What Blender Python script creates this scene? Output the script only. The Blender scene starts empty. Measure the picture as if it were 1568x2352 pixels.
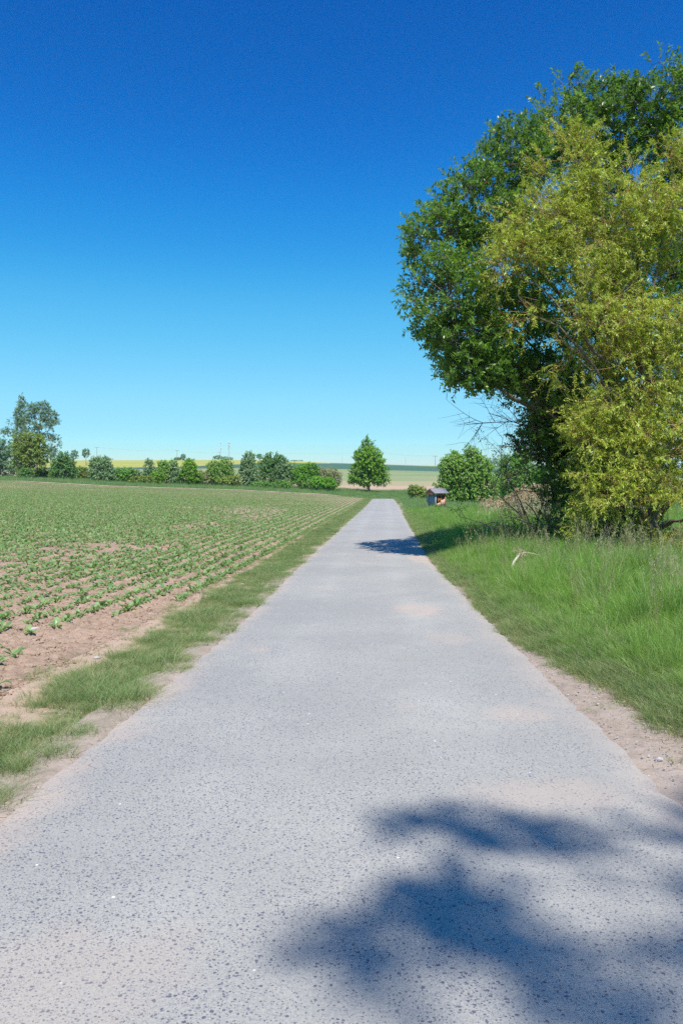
import bpy, math, random
import numpy as np
from math import radians as R, pi
scene = bpy.context.scene
C = scene.collection
random.seed(7)
rng = np.random.default_rng(11)

# ------------------------------------------------------------------ camera
EYE = 1.55
F = 1829.3            # focal length in pixels of a 1568 x 2352 picture (28 mm on full frame)
cam = bpy.data.cameras.new('camera')
cam.sensor_fit = 'VERTICAL'; cam.sensor_height = 36; cam.lens = 28
cam.shift_y = -66 / 2352.0
cam.clip_start = 0.05; cam.clip_end = 9000
co = bpy.data.objects.new('camera', cam); C.objects.link(co)
co.location = (0, 0, EYE); co.rotation_euler = (R(90), 0, 0)
scene.camera = co

# ------------------------------------------------------------------ light
SUN_EL, SUN_AZ = R(58), R(11)      # the sun stands behind the camera, a little to the right
sun_to = np.array([math.sin(SUN_AZ) * math.cos(SUN_EL), -math.cos(SUN_AZ) * math.cos(SUN_EL), math.sin(SUN_EL)])
world = bpy.data.worlds.new('World'); scene.world = world; world.use_nodes = True
wn = world.node_tree; wn.nodes.clear()
sky = wn.nodes.new('ShaderNodeTexSky'); sky.sky_type = 'NISHITA'; sky.sun_disc = False
sky.sun_elevation = SUN_EL; sky.sun_rotation = pi - SUN_AZ
sky.altitude = 200; sky.air_density = 1.0; sky.dust_density = 0.25; sky.ozone_density = 4.5
hs = wn.nodes.new('ShaderNodeHueSaturation'); hs.inputs['Hue'].default_value = .487; hs.inputs['Saturation'].default_value = 1.28; hs.inputs['Value'].default_value = 1.0
bg = wn.nodes.new('ShaderNodeBackground'); bg.inputs['Strength'].default_value = 0.13
wo = wn.nodes.new('ShaderNodeOutputWorld')
# the photograph's deep, polarised blue: one response curve per channel for the whole sky
sc_in = wn.nodes.new('ShaderNodeVectorMath'); sc_in.operation = 'SCALE'; sc_in.inputs['Scale'].default_value = .125
sc_out = wn.nodes.new('ShaderNodeVectorMath'); sc_out.operation = 'SCALE'; sc_out.inputs['Scale'].default_value = 8
cv = wn.nodes.new('ShaderNodeRGBCurve')
for ch, ps in ((0, ((0, 0), (.031, .0015), (.07, .014), (.129, .068), (.3125, .20), (.625, .34), (.75, .46), (1, .95))), (1, ((0, 0), (.171, .087), (.2875, .225), (.406, .375), (.6625, .56), (.875, .68), (1, .95))),
               (2, ((0, 0), (.3875, .37), (.5625, .585), (.725, .69), (.875, .77), (1, .95)))):
    cu = cv.mapping.curves[ch]
    cu.points[0].location = ps[0]; cu.points[1].location = ps[-1]
    for p_ in ps[1:-1]: cu.points.new(*p_)
cv.mapping.update()
wn.links.new(sky.outputs[0], hs.inputs['Color']); wn.links.new(hs.outputs[0], sc_in.inputs[0]); wn.links.new(sc_in.outputs[0], cv.inputs['Color'])
wn.links.new(cv.outputs[0], sc_out.inputs[0]); wn.links.new(sc_out.outputs[0], bg.inputs[0]); wn.links.new(bg.outputs[0], wo.inputs[0])
sl = bpy.data.lights.new('sun', 'SUN'); sl.energy = 4.9; sl.angle = R(0.53); sl.color = (1.0, 0.95, 0.87)
so = bpy.data.objects.new('sun', sl); C.objects.link(so)
from mathutils import Vector
so.rotation_euler = Vector(sun_to).to_track_quat('Z', 'Y').to_euler(); so.location = (20, -30, 60)
vs = scene.view_settings
vs.view_transform = 'Standard'; vs.look = 'None'; vs.gamma = 1; vs.use_curve_mapping = False; vs.exposure = 0.35
scene.render.engine = 'CYCLES'
scene.cycles.max_bounces = 6; scene.cycles.diffuse_bounces = 3; scene.cycles.transmission_bounces = 4
scene.cycles.glossy_bounces = 2; scene.cycles.use_denoising = False
scene.cycles.caustics_reflective = False; scene.cycles.caustics_refractive = False

# ------------------------------------------------------------------ noise
def _h(i, j, k, s):
    n = (i.astype(np.int64) * 374761393 + j.astype(np.int64) * 668265263 + k.astype(np.int64) * 2147483647 + s * 974711) & 0xffffffff
    n = ((n ^ (n >> 13)) * 1274126177) & 0xffffffff
    n = (n ^ (n >> 16)) & 0xffff
    return n / 65535.0
def vn(x, y, z=None, s=0):
    x = np.asarray(x, float); y = np.asarray(y, float)
    z = np.zeros_like(x) if z is None else np.asarray(z, float)
    i, j, k = np.floor(x), np.floor(y), np.floor(z)
    f, g, h = x - i, y - j, z - k
    f, g, h = (t * t * (3 - 2 * t) for t in (f, g, h))
    r = 0
    for a in (0, 1):
        for b in (0, 1):
            for c in (0, 1):
                r = r + _h(i + a, j + b, k + c, s) * (f if a else 1 - f) * (g if b else 1 - g) * (h if c else 1 - h)
    return r
def fbm(x, y, z=None, s=0, o=3):
    t, a, w = 0, 1.0, 0
    x = np.asarray(x, float); y = np.asarray(y, float)
    for q in range(o):
        t = t + a * vn(x * 2 ** q, y * 2 ** q, None if z is None else z * 2 ** q, s + q); w += a; a *= .5
    return t / w
def sm(a, b, x):
    t = np.clip((np.asarray(x, float) - a) / (b - a), 0, 1); return t * t * (3 - 2 * t)

# ------------------------------------------------------------------ terrain (heights relative to the eye, then + EYE)
_D = np.arange(-60, 200, .25)
def smooth_table(xs, ys, w):
    v = np.interp(_D, xs, ys); k = np.hanning(w); k /= k.sum()
    return np.convolve(np.pad(v, w, mode='edge'), k, 'same')[w:-w]
_base = smooth_table([-60, 0, 4, 10.4, 21.8, 83, 134, 141, 147, 152, 165, 185, 200], [-1.2, -1.55, -1.69, -1.93, -2.15, -2.4, -2.62, -2.85, -3.0, -2.7, -2.0, -1.95, -1.95], 11)
_base2 = smooth_table([-60, 0, 4, 10.4, 21.8, 83, 134, 165, 185, 200], [-1.2, -1.55, -1.69, -1.93, -2.15, -2.4, -2.62, -2.0, -1.95, -1.95], 11)
_xc = smooth_table([-60, 0, 4, 10.4, 21.8, 83, 138, 200], [-2, -0.1, .02, .31, .69, 4.2, 7.1, 10.5], 31)
def xc(y): return np.interp(y, _D, _xc)
def hzn(a):      # tangent of the hill's skyline over the bearing tangent a
    px = 784 + a * F
    return (1110 - np.interp(px, [-800, 0, 180, 520, 640, 746, 976, 1190, 1568, 2400], [1052, 1055, 1057, 1056, 1057.5, 1062.5, 1069.5, 1075, 1077, 1080])) / F
def near_h(x, y):
    u = x - xc(y)
    dipw = sm(3.5, 12, -u)          # the hollow behind the crest lies only at the road
    b = np.interp(y, _D, _base) * (1 - dipw) + np.interp(y, _D, _base2) * dipw
    s = np.interp(y, [0, 15, 110, 200], [.3, .3, 1, 1])
    left = np.interp(-u, [1.7, 3, 5.6, 25, 47, 63.6, 90, 150, 400], [0, .1, .28, 1.28, 1.96, 2.85, 3.1, 3.4, 4]) * s
    right = np.interp(u, [1.8, 2.6, 4.5, 12, 40, 120], [0, .07, .1, .0, -.1, .3])
    bump = (fbm(x * .35, y * .35, s=5) - .5) * .16 * sm(2.2, 4.5, np.abs(u)) * np.where(u > 0, 1, .35)
    return b + np.where(u < 0, left, right) + bump
def hill_h(x, y):
    a = x / np.maximum(y, 60)
    top = hzn(a) * 900
    t = np.interp(y, [150, 200, 300, 450, 600, 760, 900, 1000, 1400, 2400, 5000], [-1.95, -1.95, 0.0, .235, .48, .76, 1.0, 1.04, .8, .1, -1.6])
    low = np.interp(y, [150, 200, 300], [-1.95, -1.95, 0])
    return np.where(y < 300, low, t * top)
def ground(x, y):
    x = np.asarray(x, float); y = np.asarray(y, float)
    w = sm(180, 265, y)
    return EYE + near_h(x, np.minimum(y, 199)) * (1 - w) + hill_h(x, y) * w
def gz(x, y): return float(ground(np.array([x]), np.array([y]))[0])
def at(px, py, D):        # a point of the 1568-wide photograph, at distance D
    return np.array([(px - 784) * D / F, D, EYE + (1110 - py) * D / F])

# ------------------------------------------------------------------ mesh helpers
def tag(o, label=None, cat=None, group=None, kind=None):
    if label: o['label'] = label
    if cat: o['category'] = cat
    if group: o['group'] = group
    if kind: o['kind'] = kind
    return o
def link(name, me, mat=None, parent=None):
    o = bpy.data.objects.new(name, me); C.objects.link(o)
    if mat is not None:
        for m in (mat if isinstance(mat, (list, tuple)) else [mat]): me.materials.append(m)
    if parent is not None: o.parent = parent; o.matrix_parent_inverse = parent.matrix_world.inverted() if False else o.matrix_parent_inverse
    return o
def np_mesh(name, V, Fq, nside=4, rnd=None, smooth=False, extra=None):
    me = bpy.data.meshes.new(name)
    V = np.ascontiguousarray(V, dtype=np.float32); Fq = np.ascontiguousarray(Fq, dtype=np.int32)
    me.vertices.add(len(V)); me.vertices.foreach_set('co', V.ravel())
    me.loops.add(Fq.size); me.loops.foreach_set('vertex_index', Fq.ravel())
    me.polygons.add(len(Fq)); me.polygons.foreach_set('loop_start', np.arange(0, Fq.size, nside, dtype=np.int32))
    if smooth: me.polygons.foreach_set('use_smooth', np.ones(len(Fq), dtype=bool))
    if rnd is not None:
        a = me.attributes.new('rnd', 'FLOAT', 'FACE'); a.data.foreach_set('value', np.asarray(rnd, dtype=np.float32))
    for k, v in (extra or {}).items():
        a = me.attributes.new(k, 'FLOAT', 'POINT'); a.data.foreach_set('value', np.asarray(v, dtype=np.float32).ravel())
    me.update(calc_edges=True)
    return me
def nrmz(v): return v / np.maximum(np.linalg.norm(v, axis=-1, keepdims=True), 1e-9)
class Acc:        # collects quads
    def __init__(s): s.V = []; s.F = []; s.r = []; s.n = 0
    def add(s, V, Fq, r=None):
        s.V.append(V); s.F.append(Fq + s.n); s.n += len(V)
        s.r.append(np.full(len(Fq), .5) if r is None else np.asarray(r))
    def mesh(s, name, smooth=False):
        return np_mesh(name, np.concatenate(s.V), np.concatenate(s.F), rnd=np.concatenate(s.r), smooth=smooth)
def leaves(acc, P, Dr, N, L, W, r=None, mid=.42, fold=.12):
    n = len(P); Dr = nrmz(Dr); S = nrmz(np.cross(Dr, N)); N2 = np.cross(S, Dr)
    L = np.broadcast_to(L, (n,))[:, None]; W = np.broadcast_to(W, (n,))[:, None]
    M = P + Dr * L * mid
    V = np.stack([P, M + S * W / 2 + N2 * W * fold, P + Dr * L - N2 * L * .05, M - S * W / 2 + N2 * W * fold], 1).reshape(-1, 3)
    acc.add(V, np.arange(4 * n).reshape(n, 4), rng.random(n) if r is None else r)
def tubes(acc, P, Rr, sides=5):      # P (N,K,3), Rr (N,K)
    N, K, _ = P.shape
    T = np.gradient(P, axis=1); T = nrmz(T)
    ax = nrmz(P[:, -1] - P[:, 0]); ref = np.where(np.abs(ax[:, 2:3]) > .8, np.array([[1., 0.13, 0]]), np.array([[0.1, 0.05, 1.]]))[:, None, :]
    A = nrmz(np.cross(T, np.broadcast_to(ref, T.shape))); B = np.cross(T, A)
    ang = np.arange(sides) * 2 * pi / sides
    ring = A[:, :, None] * np.cos(ang)[None, None, :, None] + B[:, :, None] * np.sin(ang)[None, None, :, None]
    V = P[:, :, None] + ring * Rr[:, :, None, None]
    idx = np.arange(N * K * sides).reshape(N, K, sides)
    a = idx[:, :-1]; b = idx[:, 1:]
    Fq = np.stack([a, np.roll(a, -1, 2), np.roll(b, -1, 2), b], -1).reshape(-1, 4)
    acc.add(V.reshape(-1, 3), Fq, np.repeat(rng.random(N), (K - 1) * sides))
def bez(a, b, c, K):       # quadratic from a over control b to c, all (N,3)
    t = np.linspace(0, 1, K)[None, :, None]
    return (1 - t) ** 2 * a[:, None] + 2 * t * (1 - t) * b[:, None] + t * t * c[:, None]
def box(acc, x0, x1, y0, y1, z0, z1, M=None):
    V = np.array([[x, y, z] for z in (z0, z1) for y in (y0, y1) for x in (x0, x1)], float)
    if M is not None: V = V @ M[0].T + M[1]
    acc.add(V, np.array([[0, 2, 3, 1], [4, 5, 7, 6], [0, 1, 5, 4], [2, 6, 7, 3], [0, 4, 6, 2], [1, 3, 7, 5]]))
def grid(xs2, ys2, zf, name, mat, extra=None, smooth=True):   # xs2, ys2 (A,B)
    A, B = xs2.shape
    z = zf(xs2, ys2)
    V = np.stack([xs2, ys2, z], -1).reshape(-1, 3)
    i = np.arange(A * B).reshape(A, B)
    Fq = np.stack([i[:-1, :-1], i[:-1, 1:], i[1:, 1:], i[1:, :-1]], -1).reshape(-1, 4)
    me = np_mesh(name, V, Fq, smooth=smooth, extra={k: v for k, v in (extra or {}).items()})
    return link(name, me, mat)

# ------------------------------------------------------------------ materials
def mat_new(name):
    m = bpy.data.materials.new(name); m.use_nodes = True; nt = m.node_tree; nt.nodes.clear()
    out = nt.nodes.new('ShaderNodeOutputMaterial'); return m, nt, out
class NT:
    def __init__(s, nt): s.nt = nt; s.N = nt.nodes
    def l(s, a, b): s.nt.links.new(a, b)
    def val(s, i, v):
        if hasattr(v, 'is_output') or isinstance(v, bpy.types.NodeSocket): s.l(v, i)
        else: i.default_value = v
    def pos(s): return s.N.new('ShaderNodeNewGeometry').outputs['Position']
    def attr(s, n): a = s.N.new('ShaderNodeAttribute'); a.attribute_name = n; return a.outputs['Fac']
    def orand(s): return s.N.new('ShaderNodeObjectInfo').outputs['Random']
    def map(s, v, sc): m = s.N.new('ShaderNodeMapping'); s.l(v, m.inputs[0]); m.inputs['Scale'].default_value = sc; return m.outputs[0]
    def noise(s, v, sc, det=3, rough=.55, dist=0):
        n = s.N.new('ShaderNodeTexNoise'); s.l(v, n.inputs['Vector']); n.inputs['Scale'].default_value = sc; n.inputs['Detail'].default_value = det
        n.inputs['Roughness'].default_value = rough; n.inputs['Distortion'].default_value = dist; return n.outputs['Fac']
    def voro(s, v, sc, rand=1.0):
        n = s.N.new('ShaderNodeTexVoronoi'); s.l(v, n.inputs['Vector']); n.inputs['Scale'].default_value = sc; n.inputs['Randomness'].default_value = rand
        return n.outputs['Distance'], n.outputs['Color']
    def m(s, op, a, b=0.5, c=0.5, clamp=False):
        n = s.N.new('ShaderNodeMath'); n.operation = op; n.use_clamp = clamp
        s.val(n.inputs[0], a); s.val(n.inputs[1], b); s.val(n.inputs[2], c); return n.outputs[0]
    def rg(s, v, a, b, lo=0., hi=1.):
        n = s.N.new('ShaderNodeMapRange'); n.interpolation_type = 'SMOOTHSTEP'; s.val(n.inputs[0], v)
        n.inputs[1].default_value = a; n.inputs[2].default_value = b; n.inputs[3].default_value = lo; n.inputs[4].default_value = hi; return n.outputs[0]
    def mix(s, f, a, b, mode='MIX'):
        n = s.N.new('ShaderNodeMix'); n.data_type = 'RGBA'; n.blend_type = mode
        s.val(n.inputs[0], f); 
        for i, v in ((6, a), (7, b)):
            if isinstance(v, (tuple, list)): n.inputs[i].default_value = (*v[:3], 1)
            else: s.l(v, n.inputs[i])
        return n.outputs[2]
    def sep(s, v): n = s.N.new('ShaderNodeSeparateXYZ'); s.l(v, n.inputs[0]); return n.outputs
    def sepc(s, v): n = s.N.new('ShaderNodeSeparateColor'); s.l(v, n.inputs[0]); return n.outputs
    def bump(s, h, st, d): b = s.N.new('ShaderNodeBump'); s.l(h, b.inputs['Height']); b.inputs['Strength'].default_value = st; b.inputs['Distance'].default_value = d; return b.outputs[0]
    def princ(s, col, rough=.8, spec=.3, normal=None, metal=0):
        p = s.N.new('ShaderNodeBsdfPrincipled')
        if isinstance(col, (tuple, list)): p.inputs['Base Color'].default_value = (*col[:3], 1)
        else: s.l(col, p.inputs['Base Color'])
        s.val(p.inputs['Roughness'], rough); p.inputs['Specular IOR Level'].default_value = spec; p.inputs['Metallic'].default_value = metal
        if normal: s.l(normal, p.inputs['Normal'])
        return p.outputs[0]

def foliage_mat(name, dark, light, trans=.35, rough=.5, spec=.35, tint=None, nscale=.8, tcol=1.5):
    m, nt, out = mat_new(name); n = NT(nt)
    f = n.attr('rnd'); cl = n.noise(n.pos(), nscale, 2)
    k = n.m('ADD', n.m('MULTIPLY', f, .65), n.rg(cl, .35, .65, 0, .35), clamp=True)
    col = n.mix(k, dark, light)
    if tint: col = n.mix(n.rg(n.orand(), .15, 1, 0, .75), col, tint)
    p = n.princ(col, rough, spec)
    t = n.N.new('ShaderNodeBsdfTranslucent')
    tc = n.mix(1.0, col, (tcol, tcol * 1.02, tcol * .55), 'MULTIPLY'); n.l(tc, t.inputs[0])
    mx = n.N.new('ShaderNodeMixShader'); mx.inputs[0].default_value = trans
    n.l(p, mx.inputs[1]); n.l(t.outputs[0], mx.inputs[2]); n.l(mx.outputs[0], out.inputs[0])
    return m
def simple_mat(name, a, b, sc=8, rough=.8, spec=.3, bump=0, stretch=(1, 1, 1), metal=0):
    m, nt, out = mat_new(name); n = NT(nt)
    v = n.map(n.pos(), stretch); f = n.noise(v, sc, 4)
    col = n.mix(n.rg(f, .3, .7), a, b)
    nm = n.bump(f, bump, .02) if bump else None
    n.l(n.princ(col, rough, spec, nm, metal), out.inputs[0]); return m

def road_mat():
    m, nt, out = mat_new('worn_asphalt'); n = NT(nt); P = n.pos(); u = n.attr('u')
    Pw = n.map(P, (1, 1, 1))
    big = n.noise(P, .45, 4, .6); mid = n.noise(P, 2.2, 4, .6, .4); fine = n.noise(P, 90, 2, .7)
    base = n.mix(n.rg(big, .3, .7), (.355, .345, .305), (.44, .425, .368))
    base = n.mix(n.rg(mid, .5, .75, 0, .7), base, (.44, .422, .37))
    base = n.mix(n.rg(fine, .3, .7, 0, .55), base, (.22, .22, .235))
    # wheel lanes run a little paler
    lane = n.m('ABSOLUTE', n.m('SUBTRACT', n.m('ABSOLUTE', u), .72))
    base = n.mix(n.m('MULTIPLY', n.rg(lane, .0, .42, .35, 0), n.rg(big, .3, .7)), base, (.45, .44, .395))
    # dark stones laid bare in the surface
    wob = n.N.new('ShaderNodeVectorMath'); wob.operation = 'ADD'; n.l(P, wob.inputs[0])
    nz = n.N.new('ShaderNodeTexNoise'); nz.inputs['Scale'].default_value = 120; n.l(P, nz.inputs['Vector'])
    vs_ = n.N.new('ShaderNodeVectorMath'); vs_.operation = 'SCALE'; n.l(nz.outputs['Color'], vs_.inputs[0]); vs_.inputs['Scale'].default_value = .012
    n.l(vs_.outputs[0], wob.inputs[1]); W = wob.outputs[0]
    dens = n.m('ADD', n.m('MULTIPLY', big, .35), n.m('MULTIPLY', mid, .75))
    cov = n.m('ADD', dens, n.rg(u, -1.9, .8, .10, -.05))
    tot = None
    for sc, r0, r1, thr in ((40, .25, .33, .55), (70, .26, .36, .40), (120, .26, .38, .36)):
        d, c = n.voro(W, sc); cr = n.sepc(c)
        pick = n.m('GREATER_THAN', n.m('ADD', cr[0], n.m('MULTIPLY', n.m('SUBTRACT', cov, .5), 2.6)), thr - .08)
        size = n.m('MULTIPLY', cr[1], .14)
        mk = n.m('MULTIPLY', n.rg(n.m('ADD', d, size), r0, r1, 1, 0), pick)
        mk = n.m('MULTIPLY', mk, {40: .95, 70: .9, 120: .65}[sc])
        tot = mk if tot is None else n.m('MAXIMUM', tot, mk)
    dc = n.mix(n.noise(P, 30, 1), (.075, .075, .11), (.15, .145, .18))
    col = n.mix(tot, base, dc)
    d, c = n.voro(P, 14); cr = n.sepc(c)
    white = n.m('MULTIPLY', n.rg(d, .07, .13, 1, 0), n.m('GREATER_THAN', cr[1], .975)); col = n.mix(white, col, (.8, .8, .78))
    # dust blown in from the sides and in patches
    au = n.m('ABSOLUTE', u)
    e = n.m('ADD', au, n.m('MULTIPLY', n.m('SUBTRACT', n.noise(P, 1.6, 5, .65), .5), .75))
    edge = n.rg(e, 1.40, 1.78, 0, .85)
    pt = n.rg(n.noise(n.map(P, (1, .55, 1)), .8, 4, .6), .60, .76, 0, .75)
    edge2 = n.m('MULTIPLY', edge, n.rg(u, -.5, 1.2, 1, .55))
    dust = n.m('MAXIMUM', edge2, pt)
    # a few shaped sandy stains on the right half
    s3 = n.sep(P)
    for (cx, cy, rx, ry, st) in ((1.15, 12.2, .42, .8, .8), (1.35, 6.0, .3, .32, .5), (1.1, 4.3, .5, .3, .45), (1.3, 9.6, .3, .5, .35), (2.3, 22.5, .45, 2.6, .95), (2.45, 19, .3, 2.5, .9), (-.9, 2.6, .5, .4, .35)):
        q = n.m('ADD', n.m('POWER', n.m('DIVIDE', n.m('SUBTRACT', s3[0], cx), rx), 2), n.m('POWER', n.m('DIVIDE', n.m('SUBTRACT', s3[1], cy), ry), 2))
        q = n.m('ADD', q, n.m('MULTIPLY', n.m('SUBTRACT', n.noise(P, 4.5, 5, .7), .5), 3.2))
        dust = n.m('MAXIMUM', dust, n.rg(q, .0, 1.25, st, 0))
    dustc = n.mix(n.noise(P, 3, 3), (.43, .35, .29), (.50, .415, .345))
    col = n.mix(n.m('MULTIPLY', dust, n.rg(tot, 0, 1, 1, .55)), col, dustc)
    hgt = n.m('ADD', n.m('MULTIPLY', tot, .35), n.m('MULTIPLY', fine, .6))
    n.l(n.princ(col, .82, .3, n.bump(hgt, .55, .006)), out.inputs[0]); return m
def soil_mat(name, a, b, dry=(.5, .38, .29), bump=.6):
    m, nt, out = mat_new(name); n = NT(nt); P = n.pos()
    f = n.noise(P, 9, 5, .7); g = n.noise(P, .7, 3); h = n.noise(P, 60, 3, .7)
    col = n.mix(n.rg(f, .3, .7), a, b); col = n.mix(n.rg(g, .45, .7, 0, .6), col, dry); col = n.mix(n.rg(h, .45, .75, 0, .35), col, tuple(x * .55 for x in a))
    d, c = n.voro(P, 22); col = n.mix(n.m('MULTIPLY', n.rg(d, .1, .2, 1, 0), n.m('GREATER_THAN', n.sepc(c)[0], .96)), col, (.6, .55, .48))
    n.l(n.princ(col, .95, .1, n.bump(n.m('ADD', f, n.m('MULTIPLY', h, .6)), bump, .03)), out.inputs[0]); return m
def turf_mat(name, a, b, soil, thr=.5, far=False):
    m, nt, out = mat_new(name); n = NT(nt); P = n.pos()
    f = n.noise(P, 6, 5, .7); g = n.noise(P, .5, 3); s_ = n.noise(P, 1.7, 4, .65)
    col = n.mix(n.rg(f, .3, .7), a, b); col = n.mix(n.rg(g, .4, .65, 0, .5), col, tuple(x * 1.3 for x in b)); bare = n.rg(s_, thr, thr + .15)
    if far:
        u = n.m('ADD', n.attr('u'), n.m('MULTIPLY', n.m('SUBTRACT', n.noise(P, 2.4, 5, .7), .5), .9))
        bare = n.m('MAXIMUM', bare, n.m('MAXIMUM', n.rg(u, -2.45, -2.25, 1, 0), n.rg(u, -2.1, -1.95, 0, 1)))
    col = n.mix(bare, col, soil)
    n.l(n.princ(col, .95, .1, n.bump(f, .5, .04)), out.inputs[0]); return m
def cropfield_mat(name, layers, sc=.5, stretch=(.25, 1, 1), fine=6.0, bump=.3):
    m, nt, out = mat_new(name); n = NT(nt); P = n.pos()
    col = n.mix(n.noise(P, fine, 4, .7), layers[0], layers[1])
    if len(layers) > 2: col = n.mix(n.rg(n.noise(n.map(P, stretch), sc, 4, .6), .42, .62), col, layers[2])
    n.l(n.princ(col, .95, .1, n.bump(n.noise(P, fine, 4, .7), bump, .2)), out.inputs[0]); return m

M = {}
M['road'] = road_mat()
M['soil'] = soil_mat('dry_field_soil', (.31, .215, .155), (.44, .32, .235), (.50, .36, .27), .9)
M['dust'] = soil_mat('sandy_shoulder', (.29, .235, .19), (.41, .335, .275), (.46, .385, .325), .35)
M['turf'] = turf_mat('verge_turf', (.16, .17, .08), (.22, .23, .11), (.44, .32, .24), .46, True)
M['turf2'] = turf_mat('meadow_ground', (.07, .13, .03), (.12, .19, .05), (.17, .19, .08), .6)
M['grass'] = foliage_mat('grass_blade', (.09, .225, .025), (.29, .48, .075), .40, .42, .5, (.33, .42, .15), 1.2)
M['grass_short'] = foliage_mat('short_grass_blade', (.10, .19, .05), (.22, .34, .115), .35, .5, .3, (.38, .38, .2), 2.0)
M['grass_far'] = foliage_mat('far_grass_blade', (.13, .24, .07), (.23, .36, .13), .35, .55, .3, (.28, .36, .16), .4)
M['seed'] = foliage_mat('grass_seed_head', (.26, .27, .13), (.42, .42, .24), .3, .6, .2)
M['straw'] = foliage_mat('dry_straw', (.36, .27, .16), (.55, .45, .3), .2, .6, .2)
M['beet'] = foliage_mat('beet_leaf', (.10, .21, .065), (.21, .36, .12), .28, .36, .5, (.31, .43, .19), 3)
M['beet_stem'] = foliage_mat('beet_leaf_stalk', (.13, .22, .05), (.22, .3, .09), .2, .45, .3)
M['ash'] = foliage_mat('dark_green_leaf', (.055, .135, .018), (.20, .34, .05), .42, .38, .5, None, .7)
M['willow'] = foliage_mat('willow_leaf', (.17, .26, .03), (.50, .58, .085), .33, .42, .5, None, .8)
M['catkin'] = foliage_mat('willow_catkin', (.40, .40, .05), (.58, .56, .11), .3, .6, .2, None, .8)
M['wtwig'] = simple_mat('willow_twig_bark', (.34, .2, .07), (.5, .33, .15), 20, .6)
M['bark'] = simple_mat('grey_brown_bark', (.10, .08, .06), (.22, .18, .14), 14, .9, .2, .5, (1, 1, .25))
M['darkbark'] = simple_mat('dark_twig_bark', (.045, .036, .03), (.09, .075, .065), 14, .85, .2)
M['pale_wood'] = simple_mat('barkless_pale_wood', (.62, .5, .38), (.75, .66, .55), 9, .6, .3, .2)
M['stone'] = simple_mat('pale_field_stone', (.33, .31, .30), (.46, .44, .43), 25, .85, .2, .4)
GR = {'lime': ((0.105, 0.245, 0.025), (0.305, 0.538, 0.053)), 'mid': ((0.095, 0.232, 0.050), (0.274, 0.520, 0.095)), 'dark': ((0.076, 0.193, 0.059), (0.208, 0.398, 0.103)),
      'grey': ((0.156, 0.270, 0.129), (0.342, 0.498, 0.242)), 'olive': ((0.151, 0.228, 0.051), (0.378, 0.478, 0.101)), 'dusty': ((0.252, 0.289, 0.151), (0.504, 0.504, 0.277)),
      'fresh': ((0.099, 0.263, 0.026), (0.263, 0.547, 0.055)), 'blue': ((0.124, 0.232, 0.150), (0.247, 0.398, 0.247)), 'maple': ((0.121, 0.265, 0.048), (0.362, 0.565, 0.121))}
for k, (a, b) in GR.items(): M['g_' + k] = foliage_mat('leaves_' + k, a, b, .3, .5, .35, None, .5)
M['rape'] = cropfield_mat('rapeseed_in_flower', ((.44, .40, .07), (.36, .37, .09), (.32, .35, .10)), .03, (.3, 1, 1), 2)
M['teal'] = cropfield_mat('dark_green_cereal', ((.055, .125, .08), (.07, .15, .095)), fine=1.5)
M['edgegreen'] = cropfield_mat('yellow_green_field', ((.18, .25, .05), (.22, .28, .07)), fine=1.5)
M['pale'] = cropfield_mat('young_crop_on_pale_soil', ((.34, .31, .17), (.23, .28, .13), (.20, .27, .125)), .03, (.35, 1, 1), 1.2)
M['tan'] = cropfield_mat('thin_crop_on_tan_soil', ((.40, .32, .20), (.29, .30, .15), (.35, .30, .17)), .03, (.2, 1, 1), 1.0)
M['brown'] = cropfield_mat('bare_tan_soil', ((.42, .29, .2), (.50, .36, .25), (.45, .33, .22)), .05, (.2, 1, 1), 1.5)
M['plain'] = cropfield_mat('far_grassland', ((.12, .19, .06), (.17, .23, .08), (.22, .25, .1)), .01, (1, 1, 1), 1)
M['path'] = simple_mat('dry_path', (.36, .40, .22), (.46, .47, .30), 3)

# ------------------------------------------------------------------ the ground, in strips beside the road
def lines(a, b, s0, g0, growth):
    v = [a]; 
    while v[-1] < b: v.append(v[-1] + max(s0, s0 + (v[-1] - g0) * growth if v[-1] > g0 else s0))
    v[-1] = b; return np.array(v)
Yl = np.concatenate([np.arange(-60, -2, 2.0), np.arange(-2, 2.4, .2), lines(2.4, 141.5, .035, 13, .028)])
def strip(us, name, mat, disp=None, kind='structure'):
    U, Y = np.meshgrid(us, Yl); X = U + xc(Y)
    def zf(x, y):
        z = ground(x, y)
        return z + (disp(U, X, Y) if disp is not None else 0)
    o = grid(X, Y, zf, name, mat, {'u': U}); return tag(o, kind=kind)
def soil_disp(U, X, Y):
    f = sm(-3.0, -3.3, U) * (1 - sm(30, 60, Y))
    big = (fbm(X * 5, Y * 5, s=3) - .5) * .05
    c = (fbm(X * 17, Y * 17, s=9, o=3) - .5)
    ridge = np.cos((U + 3.12) / .46 * 2 * pi) * .008
    return f * (big + np.sign(c) * np.abs(c) ** .7 * .085 + ridge) - .004 * (1 - f)
uf = -lines(3.0, 120, .035, 7.5, .09)[::-1]
strip(uf, 'crop_field', M['soil'], soil_disp)
def verge_disp(U, X, Y): return np.where(np.abs(U) > 1.72, (fbm(X * 3, Y * 3, s=21) - .5) * .03 * sm(1.7, 1.95, np.abs(U)), -.012) - .006
strip(np.linspace(-3.0, -1.5, 16), 'left_verge', M['turf'], verge_disp)
strip(np.linspace(1.5, 2.35, 10), 'right_dirt_shoulder', M['dust'], verge_disp)
ur = lines(2.35, 130, .12, 4, .12)
strip(ur, 'meadow_ground', M['turf2'])
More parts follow.
